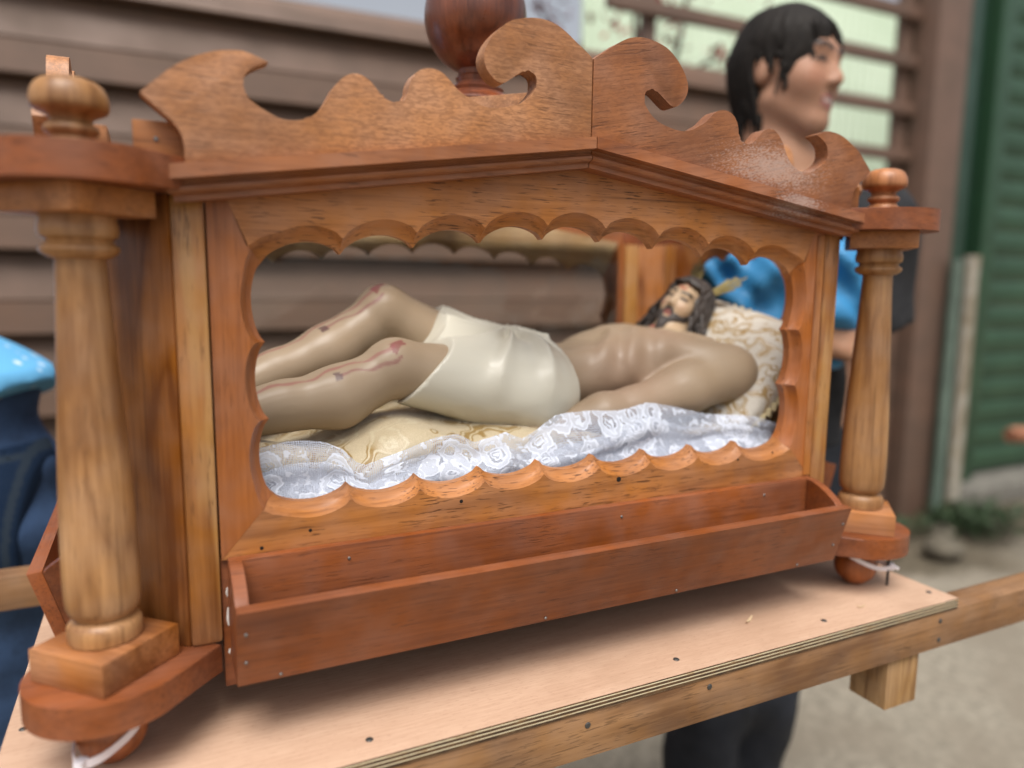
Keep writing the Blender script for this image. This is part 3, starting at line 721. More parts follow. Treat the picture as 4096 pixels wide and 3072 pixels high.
# ------------------------------------------------------------------ bedding
def brocade(name, base, gold, white, scale=1.0, thr=(.42, .56)):
    m, n, l, b = newmat(name); g = G(m.node_tree); co = g.coord()
    w = g.noise(co, 26*scale, 2, .5, 0, 1)
    sn = g.node('ShaderNodeVectorMath', operation='SCALE'); l.new(g.vmath('SUBTRACT', w, (.5, .5, .5)), sn.inputs[0]); sn.inputs['Scale'].default_value = .05/scale
    wv = g.vmath('ADD', co, sn.outputs[0])
    wvn = g.node('ShaderNodeTexWave', wave_type='RINGS', rings_direction='SPHERICAL'); l.new(co, wvn.inputs['Vector']); wvn.inputs['Scale'].default_value = 9*scale
    wvn.inputs['Distortion'].default_value = 9; wvn.inputs['Detail'].default_value = 1.5; wvn.inputs['Detail Scale'].default_value = 3.2*scale; sw = wvn.outputs['Fac']
    mask = g.rng(sw, .40, .55, 0, 1, True)
    line = g.math('SUBTRACT', 1.0, g.rng(g.math('ABSOLUTE', g.math('SUBTRACT', sw, .80)), .06, .16, 0, 1, True), True)
    weave = g.noise(g.mapping(co, (1500, 1500, 1500)), 1, 1)
    big = g.rng(g.noise(co, 11*scale, 2), thr[0], thr[1], 0, 1, True)
    c = g.mix(g.math('MULTIPLY', mask, big), base, gold); c = g.mix(g.math('MULTIPLY', line, .8), c, white)
    c = g.mix(g.rng(weave, .35, .65, 0, .35), c, tuple(x*.5 for x in gold))
    l.new(c, b.inputs['Base Color']); l.new(g.rng(mask, 0, 1, .55, .34), b.inputs['Roughness'])
    b.inputs['Sheen Weight'].default_value = .3
    l.new(g.bump(g.math('ADD', weave, mask), .35, .0007), b.inputs['Normal']); return m
M['brocade'] = brocade('gold_brocade', (.60, .50, .33), (.33, .20, .045), (.68, .60, .42), 1.0, (.38, .48))
M['brocade_white'] = brocade('white_gold_brocade', (.62, .58, .51), (.36, .23, .085), (.74, .70, .62), 1.3, (.10, .18))
def rbox(P, c, h, r):
    q = [np.abs(P[i]-c[i])-h[i]+r for i in range(3)]
    o = np.sqrt(sum(np.maximum(x, 0)**2 for x in q)); return o+np.minimum(np.maximum(np.maximum(q[0], q[1]), q[2]), 0)-r
def f_mat(P):
    x, y, z = P
    bump_ = .006+.036*np.exp(-((x+.118)/.065)**2-((y-.13)/.09)**2) + .010*np.sin(x*21+1)*np.sin(y*17) + .004*np.sin(x*55+y*31)
    hx = .352-np.clip(.05-np.minimum(y, D-y), 0, .05)
    return rbox((x*.352/hx, y, z-bump_*np.clip((z-.09)/.08, 0, 1)), (0, .212, .130), (.350, .150, .050), .022)
mattress = sdf_obj('mattress', f_mat, ((-.36, .36), (.02, .37), (.076, .250)), .004, M['brocade'])
tag(mattress, 'gold brocade mattress the statue lies on', 'mattress')
# pillow
def rotm(ax, ay, az): return np.array(Matrix.Rotation(az, 3, 'Z') @ Matrix.Rotation(ay, 3, 'Y') @ Matrix.Rotation(ax, 3, 'X'))
pc = np.array((.300, .168, .244)); PR = rotm(math.radians(16), math.radians(-44), math.radians(-6))
def to_local(P, c, R):
    a = [P[i]-c[i] for i in range(3)]; return [sum(R[j, i]*a[j] for j in range(3)) for i in range(3)]
def f_pil(P):
    x, y, z = to_local(P, pc, PR); hx, hy, t = .088, .122, .036
    u = np.clip(np.abs(x)/hx, 0, 1.2); v = np.clip(np.abs(y)/hy, 0, 1.2)
    prof = t*np.clip((1-u**2.6)*(1-v**2.6), 0, 1)**.45 + .0025 + .0022*np.sin(x*90+y*30)*np.sin(y*60-x*25)
    prof = prof - .013*np.exp(-((x+.035)/.05)**2-((y-.01)/.05)**2)*(z > 0)
    dz = np.abs(z)-prof
    dxy = np.maximum(np.abs(x)-hx*(1-.09*v*v), np.abs(y)-hy*(1-.07*u*u))
    return np.maximum(dz*.72, dxy)
pillow = sdf_obj('pillow', f_pil, ((.18, .42), (.03, .32), (.14, .345)), .0028, M['brocade_white'], None, relax=3)
tag(pillow, 'white and gold brocade pillow with corded edge under the statue head', 'pillow')
rim = []
for i in range(220):
    t = i/220*4; k = int(t); s = (t-k)*2-1; c4 = [(s, -1), (1, s), (-s, 1), (-1, -s)][k]
    u, v = c4; x = .088*u*(1-.09*v*v)*1.02; y = .122*v*(1-.07*u*u)*1.02; w = .0022*math.sin(i*2.1)
    p = PR @ np.array((x+w, y+w, .0015*math.cos(i*2.1)))+pc; rim.append(p)
V, F = tube_data(rim+[rim[0]], [.0030+.0014*math.sin(i*1.9) for i in range(221)], 8)
mk('corded_edge', V, F, plain('gold_cord', (.56, .47, .27), .5, .35, 300), pillow, 60)
# lace trim draped along the front of the mattress
def lace_mat():
    m, n, l, b = newmat('white_lace'); g = G(m.node_tree)
    uv = g.node('ShaderNodeUVMap').outputs[0]
    net = g.math('SUBTRACT', 1.0, g.rng(g.voro(uv, 430, 'DISTANCE_TO_EDGE', .35), .10, .22, 0, 1), True)
    w = g.node('ShaderNodeVectorMath', operation='SCALE'); l.new(g.vmath('SUBTRACT', g.noise(uv, 90, 2, .5, 0, 1), (.5, .5, .5)), w.inputs[0]); w.inputs['Scale'].default_value = .013
    wv = g.vmath('ADD', uv, w.outputs[0])
    d = g.voro(wv, 31, 'F1', .9)
    def band(c, w): return g.math('SUBTRACT', 1.0, g.rng(g.math('ABSOLUTE', g.math('SUBTRACT', d, c)), w*.6, w, 0, 1, True), True)
    lines = g.math('MAXIMUM', g.math('MAXIMUM', band(.20, .035), band(.34, .035)), band(.52, .045))
    fill = g.math('MAXIMUM', g.rng(d, .13, .10, 0, 1, True), g.math('MULTIPLY', band(.43, .085), .75))
    leaf = g.rng(g.noise(wv, 95, 2), .57, .60, 0, .85, True)
    dense = g.math('MAXIMUM', g.math('MAXIMUM', lines, fill), leaf)
    al = g.math('MAXIMUM', g.math('MULTIPLY', dense, .96), g.math('MULTIPLY', net, .8))
    al = g.math('MAXIMUM', al, .12)
    l.new(al, b.inputs['Alpha'])
    l.new(g.mix(dense, (.50, .54, .64), (.62, .66, .75)), b.inputs['Base Color'])
    b.inputs['Roughness'].default_value = .75
    tl = g.node('ShaderNodeBsdfTranslucent'); tl.inputs[0].default_value = (.9, .92, .96, 1)
    l.new(g.bump(dense, .4, .0008), b.inputs['Normal']); return m
M['lace'] = lace_mat()
LT = [(-.352, .200), (-.30, .206), (-.263, .209), (-.246, .210), (-.231, .208), (-.216, .205), (-.200, .198), (-.188, .187), (-.180, .185), (-.163, .192), (-.138, .198), (-.116, .202), (-.095, .203), (-.079, .195), (-.065, .199), (-.046, .205), (-.026, .196), (-.006, .201), (.015, .211), (.058, .216), (.091, .216), (.120, .219), (.144, .214), (.169, .210), (.221, .202), (.276, .192), (.301, .186), (.352, .182)]
LX = np.array([a for a, b in LT]); LZ = np.array([b for a, b in LT])
def lace(name, zoff, yoff, ph, x0, x1, lift, mat, parent=None, top=None):
    nx, nt = 420, 34; V, F, UV = [], [], []; acc = 0; px = None
    for i in range(nx+1):
        x = x0+(x1-x0)*i/nx; zt = np.interp(x, LX, LZ)+zoff if top is None else top(x)
        y_top = .052+yoff+.005*math.sin(x*13+ph)+.003*math.sin(x*31+ph*2)
        acc += (x1-x0)/nx*1.25
        for j in range(nt+1):
            t = j/nt; zb = .150
            f1 = .0045*math.sin(x*38+2.5*math.sin(x*9+ph)+t*2.2+ph)*(.35+t); f2 = .0018*math.sin(x*95+t*5+ph*3)*(.3+t)
            f3 = .004*math.sin(t*9+x*14+ph)*t*(1-t)*4
            y = y_top+(.030+yoff*.5-y_top)*(t**.75)+f1+f2+f3
            y = max(y, .0225)
            z = zt+(zb-zt)*t+.0022*math.sin(x*52+ph+t*3)*(1-t)+.0025*math.sin(x*23+t*7)*t
            V.append((x, y, z)); UV.append((acc, t*.085))
    n = nt+1
    for i in range(nx):
        for j in range(nt): F.append((i*n+j, (i+1)*n+j, (i+1)*n+j+1, i*n+j+1))
    o = mk(name, V, F, mat, parent, 180); uvl = o.data.uv_layers.new(name='UVMap')
    for lp in o.data.loops: uvl.data[lp.index].uv = UV[lp.vertex_index]
    return o
lc = lace('lace_trim', 0, 0, .4, -.352, .352, 0, M['lace'])
tag(lc, 'white floral lace trim gathered along the front of the mattress', 'lace')
lace('lower_flounce', 0, -.006, 2.1, -.352, .352, 0, M['lace'], lc, top=lambda x: np.interp(x, LX, LZ)-.017-.006*math.sin(x*17+1)-.003*math.sin(x*41))
sheet_ = lace('white_undersheet', 0, .009, 1.1, -.35, .35, 0, plain('white_cotton', (.50, .53, .60), .8, .05, 60), lc, top=lambda x: np.interp(x, LX, LZ)-.026-.014*max(0, math.sin(x*12+2.2)))

# ------------------------------------------------------------------ head builder (adult size, metres; x right-left, y forward, z up)
def head(P, beardless=True):
    d = ell(P, (0, -.015, .035), (.074, .095, .084))
    d = smin(d, ell(P, (0, .028, -.028), (.060, .062, .085)), .03)
    d = smin(d, cone(P, (0, .030, -.060), (0, .062, -.096), .044, .024), .025)
    for s in (-1, 1):
        d = smin(d, sph(P, (s*.034, .052, -.024), .026), .03)
        d = smin(d, cone(P, (s*.050, .0, -.055), (s*.018, .055, -.097), .020, .018), .02)
    d = smin(d, cone(P, (-.034, .076, .030), (.034, .076, .030), .014, .014), .018)
    for s in (-1, 1): d = smax(d, -sph(P, (s*.032, .104, .008), .018), .012)
    for s in (-1, 1): d = smin(d, sph(P, (s*.031, .074, .007), .0135), .004)
    d = smin(d, cone(P, (0, .082, .022), (0, .102, -.026), .0070, .0110), .012)
    for s in (-1, 1): d = smin(d, sph(P, (s*.012, .094, -.030), .0075), .006)
    d = smin(d, cone(P, (-.017, .081, -.0565), (.017, .081, -.0565), .0065, .0065), .006)
    d = smin(d, cone(P, (-.013, .080, -.0685), (.013, .080, -.0685), .0075, .0075), .006)
    for s in (-1, 1): d = smin(d, ell(P, (s*.073, -.012, -.006), (.008, .016, .027)), .008)
    return d
def headcol(P, skin, lip, eye, brow):
    n = len(P[0]); c = np.tile(np.array(skin), (n, 1))
    def put(m, k, w=1.0): c[m] = c[m]*(1-w)+np.array(k)*w
    x, y, z = P
    ch = np.exp(-((np.abs(x)-.042)/.018)**2-((z+.025)/.02)**2)*(y > .02); c[:] = c*(1-.35*ch[:, None])+np.array((skin[0]*1.05, skin[1]*.72, skin[2]*.68))*.35*ch[:, None]
    put((np.abs(z+.0625) < .0125) & (np.abs(x) < .023*(1-((z+.0625)/.02)**2)) & (y > .07), lip, .85)
    put((np.abs(z+.0628) < .0022) & (np.abs(x) < .022) & (y > .06), (.10, .03, .03))
    for s in (-1, 1):
        put(((x-s*.031)**2/.016**2+(z-.007)**2/.0055**2 < 1) & (y > .06), eye)
        put((np.abs(z-.030-.12*(.03-np.abs(np.abs(x)-.03))) < .0055) & (np.abs(np.abs(x)-.031) < .022) & (y > .06), brow, .9)
    return c
def strands(P, segs):
    """union of many thin tapered strands; each is evaluated only near itself"""
    xs, ys, zs = P[0][:, 0, 0], P[1][0, :, 0], P[2][0, 0, :]; d = np.full(P[0].shape, .012, np.float32)
    for a, b, r1, r2 in segs:
        m = max(r1, r2)+.012; sl = []
        for ax, g in enumerate((xs, ys, zs)):
            lo, hi = min(a[ax], b[ax])-m, max(a[ax], b[ax])+m; sl.append(slice(max(0, np.searchsorted(g, lo)-1), np.searchsorted(g, hi)+1))
        sl = tuple(sl); q = [p[sl] for p in P]
        if q[0].size: d[sl] = np.minimum(d[sl], cone(q, a, b, r1, r2))
    return d
def lock(out, pts, r0, r1, wave=0, ph=0, n=4):
    pts = catmull([tuple(p) for p in pts], (), n); m = len(pts)
    pts = [np.array(p)+wave*np.array((math.sin(k*1.1+ph), math.cos(k*.9+ph*1.7), 0)) for k, p in enumerate(pts)]
    for k in range(m-1): out.append((pts[k], pts[k+1], r0+(r1-r0)*k/(m-1), r0+(r1-r0)*(k+1)/(m-1)))

# ------------------------------------------------------------------ reclining statue
K = .42                                                   # scale of the carving
HC = np.array((.276, .194, .312))
uh = np.array((.56, -.05, .80)); uh /= np.linalg.norm(uh)
fh = np.array((-.76, -.42, .50)); fh -= uh*(fh@uh); fh /= np.linalg.norm(fh)
sh = np.cross(fh, uh)
HR = np.stack([sh, fh, uh], 1)                            # columns: local axes in world
KH = .325
def hl(P): return [q/KH for q in to_local(P, HC, HR)]
def hw_(p): return HC+HR @ (np.array(p)*KH)
HIPN, HIPF = (.020, .135, .228), (.018, .222, .232)
KN, KF = (-.128, .128, .258), (-.112, .222, .310)
AN, AF = (-.312, .118, .212), (-.312, .196, .212)
def thigh(P, h, k): return cone(P, h, k, .0440, .0275)
def f_leg(P, k, a, out):
    kv, av = np.array(k), np.array(a); mid = kv+(av-kv)*.34+np.array((.004, 0, -.009)); t = cone(P, k, mid, .0250, .0285)
    t = smin(t, cone(P, mid, kv+(av-kv)*.75, .0285, .0200), .012); t = smin(t, cone(P, kv+(av-kv)*.6, a, .0200, .0140), .012)
    t = smin(t, sph(P, kv+np.array((-.003, 0, .004)), .0240), .012)
    ft = av+np.array((-.016, out*.012, .052)); t = smin(t, cone(P, a, av+np.array((.0, 0, -.012)), .0145, .0155), .008)
    t = smin(t, cone(P, av+np.array((-.006, 0, .0)), ft, .0140, .0095), .010); return t
def f_core(P, legs=True):
    x, y, z = P
    d = ell(P, (.020, .178, .228), (.058, .076, .045))                                   # pelvis
    d = smin(d, ell(P, (.088, .178, .232), (.062, .056, .040)), .03)                     # abdomen
    d = smin(d, ell(P, (.165, .180, .243), (.078, .074, .050)), .03)                     # rib cage
    d = smin(d, ell(P, (.205, .142, .262), (.042, .042, .026)), .02)                     # pectorals
    d = smin(d, ell(P, (.205, .222, .266), (.042, .042, .026)), .02)
    d = smin(d, cone(P, (.240, .105, .246), (.246, .262, .254), .032, .032), .02)        # shoulder girdle
    d = smin(d, thigh(P, HIPN, KN), .02); d = smin(d, thigh(P, HIPF, KF), .02)
    return d
def f_body(P):
    x, y, z = P
    d = f_core(P)
    for k, a, o in ((KN, AN, -1), (KF, AF, 1)): d = smin(d, f_leg(P, k, a, o), .010)
    # ribs and belly hollow
    rib = .0026*np.sin((x*1.0+np.abs(y-.182)*.8)*150)*np.exp(-((x-.145)/.045)**2)*np.clip((z-.235)/.02, 0, 1); d = d+rib
    d = smax(d, -ell(P, (.098, .180, .292), (.045, .040, .018)), .02)
    d = smax(d, -sph(P, (.066, .180, .276), .005), .006)
    d = smax(d, -cone(P, (.16, .182, .305), (.235, .184, .300), .008, .008), .012)
    for q in (-1, 1): d = smin(d, cone(P, (.243, .184+q*.012, .283), (.250, .184+q*.072, .276), .0055, .006), .008)
    # near arm lies along the body, far arm behind
    SN, EN, WN = (.266, .094, .240), (.125, .084, .210), (.030, .098, .192)
    d = smin(d, sph(P, SN, .0335), .015); a = cone(P, SN, (.198, .088, .226), .0310, .0280); a = smin(a, cone(P, (.198, .088, .226), EN, .0280, .0215), .012)
    a = smin(a, cone(P, EN, (.088, .086, .204), .0215, .0225), .010); a = smin(a, cone(P, (.088, .086, .204), WN, .0220, .0125), .012); d = smin(d, a, .008)
    SF, EF, WF = (.255, .272, .246), (.130, .300, .215), (.030, .285, .205)
    a = smin(sph(P, SF, .032), cone(P, SF, EF, .029, .021), .012); a = smin(a, cone(P, EF, WF, .021, .0125), .010); d = smin(d, a, .008)
    for W, s in ((WN, -1), (WF, 1)):
        W = np.array(W); pm = W+np.array((-.030, 0, -.004)); d = smin(d, ell(P, tuple(W+np.array((-.020, 0, -.003))), (.021, .016, .0085)), .006)
        for q in range(4):
            b = pm+np.array((-.006, (q-1.5)*.0078, 0)); e = b+np.array((-.026+.004*abs(q-1.4), (q-1.5)*.002, -.006)); d = smin(d, cone(P, b, e, .0046, .0036), .0022)
        d = smin(d, cone(P, W+np.array((-.008, -s*.012, .002)), W+np.array((-.034, -s*.024, .001)), .0052, .0040), .003)
    # neck and head
    d = smin(d, cone(P, (.246, .186, .266), tuple(hw_((0, -.012, -.075))), .0250, .0225), .012)
    d = smin(d, head(hl(P))*KH, .006)
    return d
SK = np.array((.345, .255, .168)); RED = np.array((.24, .025, .030))
def polyd(P, pts):
    d = None
    for a, b in zip(pts[:-1], pts[1:]):
        k = cone(P, a, b, 0, 0); d = k if d is None else np.minimum(d, k)
    return d
def c_body(P):
    x, y, z = P; H = [q for q in hl(P)]
    c = np.tile(SK, (len(x), 1))
    t = .5+.5*np.sin(x*19+y*11)*np.sin(y*23+z*17); c *= (1+.07*(t-.5))[:, None]
    pink = np.exp(-((x-.125)/.05)**2-((y-.10)/.05)**2)+.7*np.exp(-((x-.20)/.03)**2-((y-.13)/.03)**2)
    c = c*(1-.22*pink[:, None])+np.array((.42, .20, .15))*.22*pink[:, None]
    hd = (np.abs(H[0]) < .1) & (np.abs(H[1]) < .14) & (H[2] > -.125) & (H[2] < .14)
    hc_ = headcol([q[hd] for q in H], (.46, .33, .21), (.24, .06, .055), (.05, .035, .03), (.05, .04, .03)); c[hd] = hc_
    w = hd & (((H[2] > .045) & (H[0] > -.02) & (H[1] > .02)) | ((np.abs(H[0]-.052) < .012) & (np.abs(H[2]+.02) < .015))); 
    nz = np.sin(H[0]*310+H[2]*150)+np.sin(H[2]*260-H[0]*90); w &= nz > .1; c[w] = c[w]*.25+np.array((.34, .03, .025))*.75
    nk = (np.sqrt((H[0]-.022)**2+(H[1]-.03)**2+(H[2]+.150)**2) < .042+.006*np.sin(x*500+z*300)) & (H[2] < -.118); c[nk] = np.array((.36, .03, .025))
    def leg_mark(k, a, t0, t1, ang, wd, colr, wgt):
        k, a = np.array(k), np.array(a); ax = a-k; L = np.linalg.norm(ax); ax = ax/L
        upv = np.array((0, 0, 1.0)); upv -= ax*(upv@ax); upv /= np.linalg.norm(upv); sd = np.array((0, -1.0, 0)); sd -= ax*(sd@ax); sd -= upv*(sd@upv); sd /= np.linalg.norm(sd)
        p = [x-k[0], y-k[1], z-k[2]]; t = sum(p[i]*ax[i] for i in range(3))/L; u = sum(p[i]*upv[i] for i in range(3)); v = sum(p[i]*sd[i] for i in range(3)); r = np.sqrt(u*u+v*v)
        th = np.arctan2(v, u); off = np.abs(th-ang-.10*np.sin(t*17)-.05*np.sin(t*47))*np.maximum(r, .01)
        w = wd*(1.25+.3*np.sin(t*23)+.15*np.sin(t*61)); m = np.clip((w-off)/.0016+.3, 0, 1)*((t > t0) & (t < t1) & (r < .034)); return m*wgt
    for k, a, an in ((KF, AF, .30), (KN, AN, .62)):
        for t0, t1, ag, wd, cl, wg in ((-.05, .03, an, .0050, (.20, .03, .035), .75), (.0, .80, an-.05, .0018, (.27, .06, .06), .55), (.0, .32, an+.42, .0016, (.20, .04, .045), .6), (.31, .345, an+.43, .0030, (.07, .02, .025), .8)):
            m = leg_mark(k, a, t0, t1, ag, wd, cl, wg); c = c*(1-m[:, None])+np.array(cl)*m[:, None]
    return c
statue = empty('reclining_statue', (0, .18, .18), 'carved and painted statue of a bearded man lying on brocade bedding in a white loincloth', 'statue')
M['statue_skin'] = painted('statue_skin', .44, .4, .12)
sdf_obj('body', f_body, ((-.345, .345), (.045, .325), (.165, .375)), .0022, M['statue_skin'], statue, c_body, relax=2)
def f_cloth(P):
    x, y, z = P
    d = ell(P, (.020, .178, .228), (.062, .080, .049)); d = smin(d, ell(P, (.085, .178, .232), (.058, .058, .041)), .03)
    d = smin(d, thigh(P, HIPN, KN), .035); d = smin(d, thigh(P, HIPF, KF), .035); d = smin(d, cone(P, (.0, .18, .235), (-.06, .18, .262), .035, .03), .03)
    ang = np.arctan2(y-.185, x-.020); rr = np.sqrt((x-.02)**2+(y-.185)**2+(z-.275)**2)
    top_ = np.clip((z-.222)/.03, 0, 1)
    fold = .0062*(1-2*np.abs(np.sin(ang*5.5+rr*16+.4*np.sin(ang*3))))*np.clip(rr/.03, 0, 1)*np.exp(-rr*6)*top_ + .0016*np.sin(ang*23+1+rr*40)*np.exp(-rr*14)*top_ + .0022*np.sin(x*75+z*30)*np.clip((.215-z)/.02, 0, 1)
    d = d-.0058-fold
    bunch = ell(P, (.018, .186, .283), (.030, .016, .010)); d = smin(d, bunch-.002*np.sin(y*420+x*90), .012)
    band = (x-.066-.008*np.sin(y*30))-.35*(z-.25)*0
    left = (-.128+(z-.222)*.86-x)+.003*np.sin(y*90+z*60)
    return np.maximum(np.maximum(d, band), left)
def cc_cloth(P):
    x, y, z = P; c = np.tile(np.array((.60, .57, .475)), (len(x), 1))
    st = np.clip((.222-z)/.03, 0, 1)*(.5+.5*np.sin(x*61+y*20)); return c*(1-.18*st[:, None])+np.array((.55, .38, .22))*.18*st[:, None]
sdf_obj('loincloth', f_cloth, ((-.14, .10), (.075, .290), (.165, .345)), .0020, painted('loincloth_paint', .36, .45, .15), statue, cc_cloth, relax=2)
# hair, beard and moustache
seg = []
for i in range(150):
    th = math.radians(-172+344*i/149); cth, sth = math.cos(th), math.sin(th); jt = rng.normal(0, 1, 3)
    def sp(el, k=1.0): return np.array((sth*.074*k*math.cos(el), cth*.095*k*math.cos(el)-.015, .035+.084*k*math.sin(el)))
    lay = (1.05, 1.12, 1.18)[i % 3]
    pts = [np.array((.0, -.005, .122+.004*(i % 3))), sp(1.05, lay), sp(.65, lay)]
    if abs(th) > .80:
        pts += [sp(.1, lay+.02)+np.array((0, -.012, 0))]
        p = pts[-1]; ln = .19+.03*jt[0]
        for q in (1, 2, 3): pts.append(p+np.array((sth*.040*q/2+.008*jt[1], -.014*q/2+.004*jt[2], -ln*q/3)))
    else: pts += [sp(.48, lay)+np.array((.016*np.sign(sth), -.004, 0))]
    o = []; lock(o, pts, .0095, .0052, .0060 if abs(th) > .8 else .002, i*1.3)
    seg += [(hw_(a), hw_(b), r1*KH, r2*KH) for a, b, r1, r2 in o]
for i in range(46):
    t = -1+2*i/45; th = t*1.3; jt = rng.normal(0, 1, 3)
    b0 = np.array((math.sin(th)*.063, .010+math.cos(th)*.068, -.052)); b0[2] = -.086 if abs(t) < .22 else -.070+.034*abs(t)
    b1 = b0*np.array((.90, 1.03, 1))+np.array((.003*jt[0], .004, -.028)); b2 = b1*np.array((.74, .98, 1))+np.array((.004*jt[1], 0, -.026*math.cos(th))); o = []
    lock(o, [b0, b1, b2], .0085, .0045, .0015, i*2.1, 3); seg += [(hw_(a), hw_(b), r1*KH, r2*KH) for a, b, r1, r2 in o]
for s in (-1, 1):
    for q in range(5):
        o = []; lock(o, [(s*.005, .0895-.0012*q, -.042-.0022*q), (s*.020, .083, -.047-.003*q), (s*(.034+.002*q), .062, -.066-.005*q)], .0052, .0035, 0, 0, 3); seg += [(hw_(a), hw_(b), r1*KH, r2*KH) for a, b, r1, r2 in o]
hc2 = HC+HR @ np.array((0, -.02, -.04))*KH
sdf_obj('hair_and_beard', lambda P: strands(P, seg), ((.185, .375), (.10, .30), (.215, .365)), .0014, plain('painted_dark_hair', (.055, .045, .040), .5, .35, 120), statue, relax=1)
# gilded rays around the head
M['ray'] = plain('tarnished_gold', (.22, .175, .065), .42, .3, 90, metal=.45)
for a, bk in ((34, -.15), (-24, -.15), (0, -2.2)):
    an = math.radians(-a); root = np.array((math.sin(an)*.07, -.03+.03*bk, .035+math.cos(an)*.075)); parts = []
    for q in range(-3, 4):
        aa = an+q*.062; dv = np.array((math.sin(aa), bk, math.cos(aa))); dv /= np.linalg.norm(dv); L = (.175-.016*abs(q)-(.012 if q % 2 else 0))
        w = np.array((math.cos(aa), 0, -math.sin(aa)))*.0042; nv = np.cross(dv, w); nv = nv/np.linalg.norm(nv)*.0016
        a0, a1, a2 = root+w*q*.6, root+w*q*.6+dv*L*.93, root+w*q*.6+dv*L
        ring_ = lambda c, k: [hw_(c+w*k), hw_(c+nv), hw_(c-w*k), hw_(c-nv)]
        vv = ring_(a0, .7)+ring_(a1, 1.0)+[hw_(a2)]
        parts.append((vv, [(j, (j+1) % 4, 4+(j+1) % 4, 4+j) for j in range(4)]+[(4+j, 4+(j+1) % 4, 8) for j in range(4)]+[(3, 2, 1, 0)]))
    V, F = join_data(parts); mk('halo_ray', V, F, M['ray'], statue, 20)

# ------------------------------------------------------------------ cable ties on the ball feet
def tie(name, c, r, z, tilt, head_a, mat, label, ends, w=.0022, group=None):
    root = empty(name, (c[0], c[1], z), label, 'cable tie', group)
    loop = []
    for i in range(41):
        a = head_a+2*math.pi*i/40; rr = r*(1+.55*max(0, math.cos(a-head_a))**9)
        loop.append((c[0]+rr*math.cos(a), c[1]+rr*math.sin(a), z+tilt*math.cos(a-head_a)))
    V, F = [], []
    for p in loop:
        d = Vector((p[0]-c[0], p[1]-c[1], 0)).normalized()*.0006
        for e, zz in ((-1, -w), (1, -w), (1, w), (-1, w)): V.append(Vector(p)+d*e+Vector((0, 0, zz)))
    for i in range(40):
        for j in range(4): F.append((i*4+j, i*4+(j+1) % 4, (i+1)*4+(j+1) % 4, (i+1)*4+j))
    mk('band', V, F, mat, root, 30)
    hx, hy, hz = loop[0]; dx, dy = math.cos(head_a), math.sin(head_a)
    def ob(x, y, zz): return (hx+dx*x-dy*y, hy+dy*x+dx*y, hz+zz)
    box('locking_head', -.0035, .0045, -.0032, .0032, -.0038, .0038, mat, root, bev=.0008, T=ob)
    for e in ends: tube('tail', [ob(*q) for q in e[0]], e[1], e[2], root, 8, .5)
    return root
(lx, ly), (rx, ry) = [f for f in feet if f[1] < 0]
tie('cable_tie', (lx, ly), .0235, .0335, -.014, math.radians(-118), M['tie_white'], 'white cable tie looped round the left front ball foot', [([(.004, 0, 0), (.007, 0, -.006), (.006, .001, -.014)], [.0024, .0024, .002], M['tie_white']), ([(.006, .001, -.010), (.007, .001, -.0185)], [.0015, .0015], M['tie_black'])], .0030, 'cable ties holding the casket feet')
tie('cable_tie', (rx, ry), .0240, .0400, -.0015, math.radians(-38), M['tie_white'], 'upper white cable tie, level, on the right front ball foot', [([(.004, 0, 0), (.011, 0, .0)], [.002, .0018], M['tie_white'])], .0026, 'cable ties holding the casket feet')
tie('cable_tie', (rx, ry), .0243, .0330, -.011, math.radians(-34), M['tie_white'], 'lower white cable tie, slanting, on the right front ball foot', [([(.004, 0, 0), (.010, 0, -.003)], [.002, .0018], M['tie_white'])], .0026, 'cable ties holding the casket feet')
V, F = tube_data([(rx+.028, ry-.022, .043), (rx+.028, ry-.022, .012), (rx+.0275, ry-.0225, .0)], .0016, 8)
bt = mk('cable_tie', V, F, M['tie_black'], None, 40); tag(bt, 'thin black cable tie end standing on the plywood by the right foot', 'cable tie', 'cable ties holding the casket feet')

# ------------------------------------------------------------------ people
def unit(v): v = np.array(v, float); return v/np.linalg.norm(v)
def hand(P, w, dirv, nrm, side, curl=.35):
    """palm + four fingers + thumb; w wrist, dirv along the fingers, nrm palm normal"""
    w = np.array(w); d = unit(dirv); n = unit(np.array(nrm)-d*np.dot(nrm, d)); s = np.cross(d, n)*side
    k = cone(P, w, w+d*.035, .026, .026)
    for q in (-1, 0, 1): k = smin(k, cone(P, w+d*.02+s*q*.018, w+d*.082+s*q*.024, .014, .0125), .012)
    for q, L in zip((-1.5, -.5, .5, 1.5), (.062, .078, .084, .074)):
        b = w+d*.085+s*q*.0185; m = b+unit(d*math.cos(curl)+n*math.sin(curl))*L*.52; e = m+unit(d*math.cos(curl*2.4)+n*math.sin(curl*2.4))*L*.48
        k = smin(k, cone(P, b, m, .0098, .0088), .006); k = smin(k, cone(P, m, e, .0088, .0072), .004)
    t0 = w+d*.022+s*.024; t1 = t0+unit(d*.7+s*.6+n*.35)*.042; t2 = t1+unit(d*.95+s*.1+n*.4)*.032
    k = smin(k, cone(P, t0, t1, .0145, .0115), .010); k = smin(k, cone(P, t1, t2, .0115, .0085), .005); return k
def place(o, off=-GZ): o.matrix_parent_inverse = Matrix.Translation((0, 0, off)); return o
BS = 1.164; BOFF = (-.0563-GZ)/BS
def lin(a, b, s): return np.arange(a, b+s, s)
RZ = -YAW
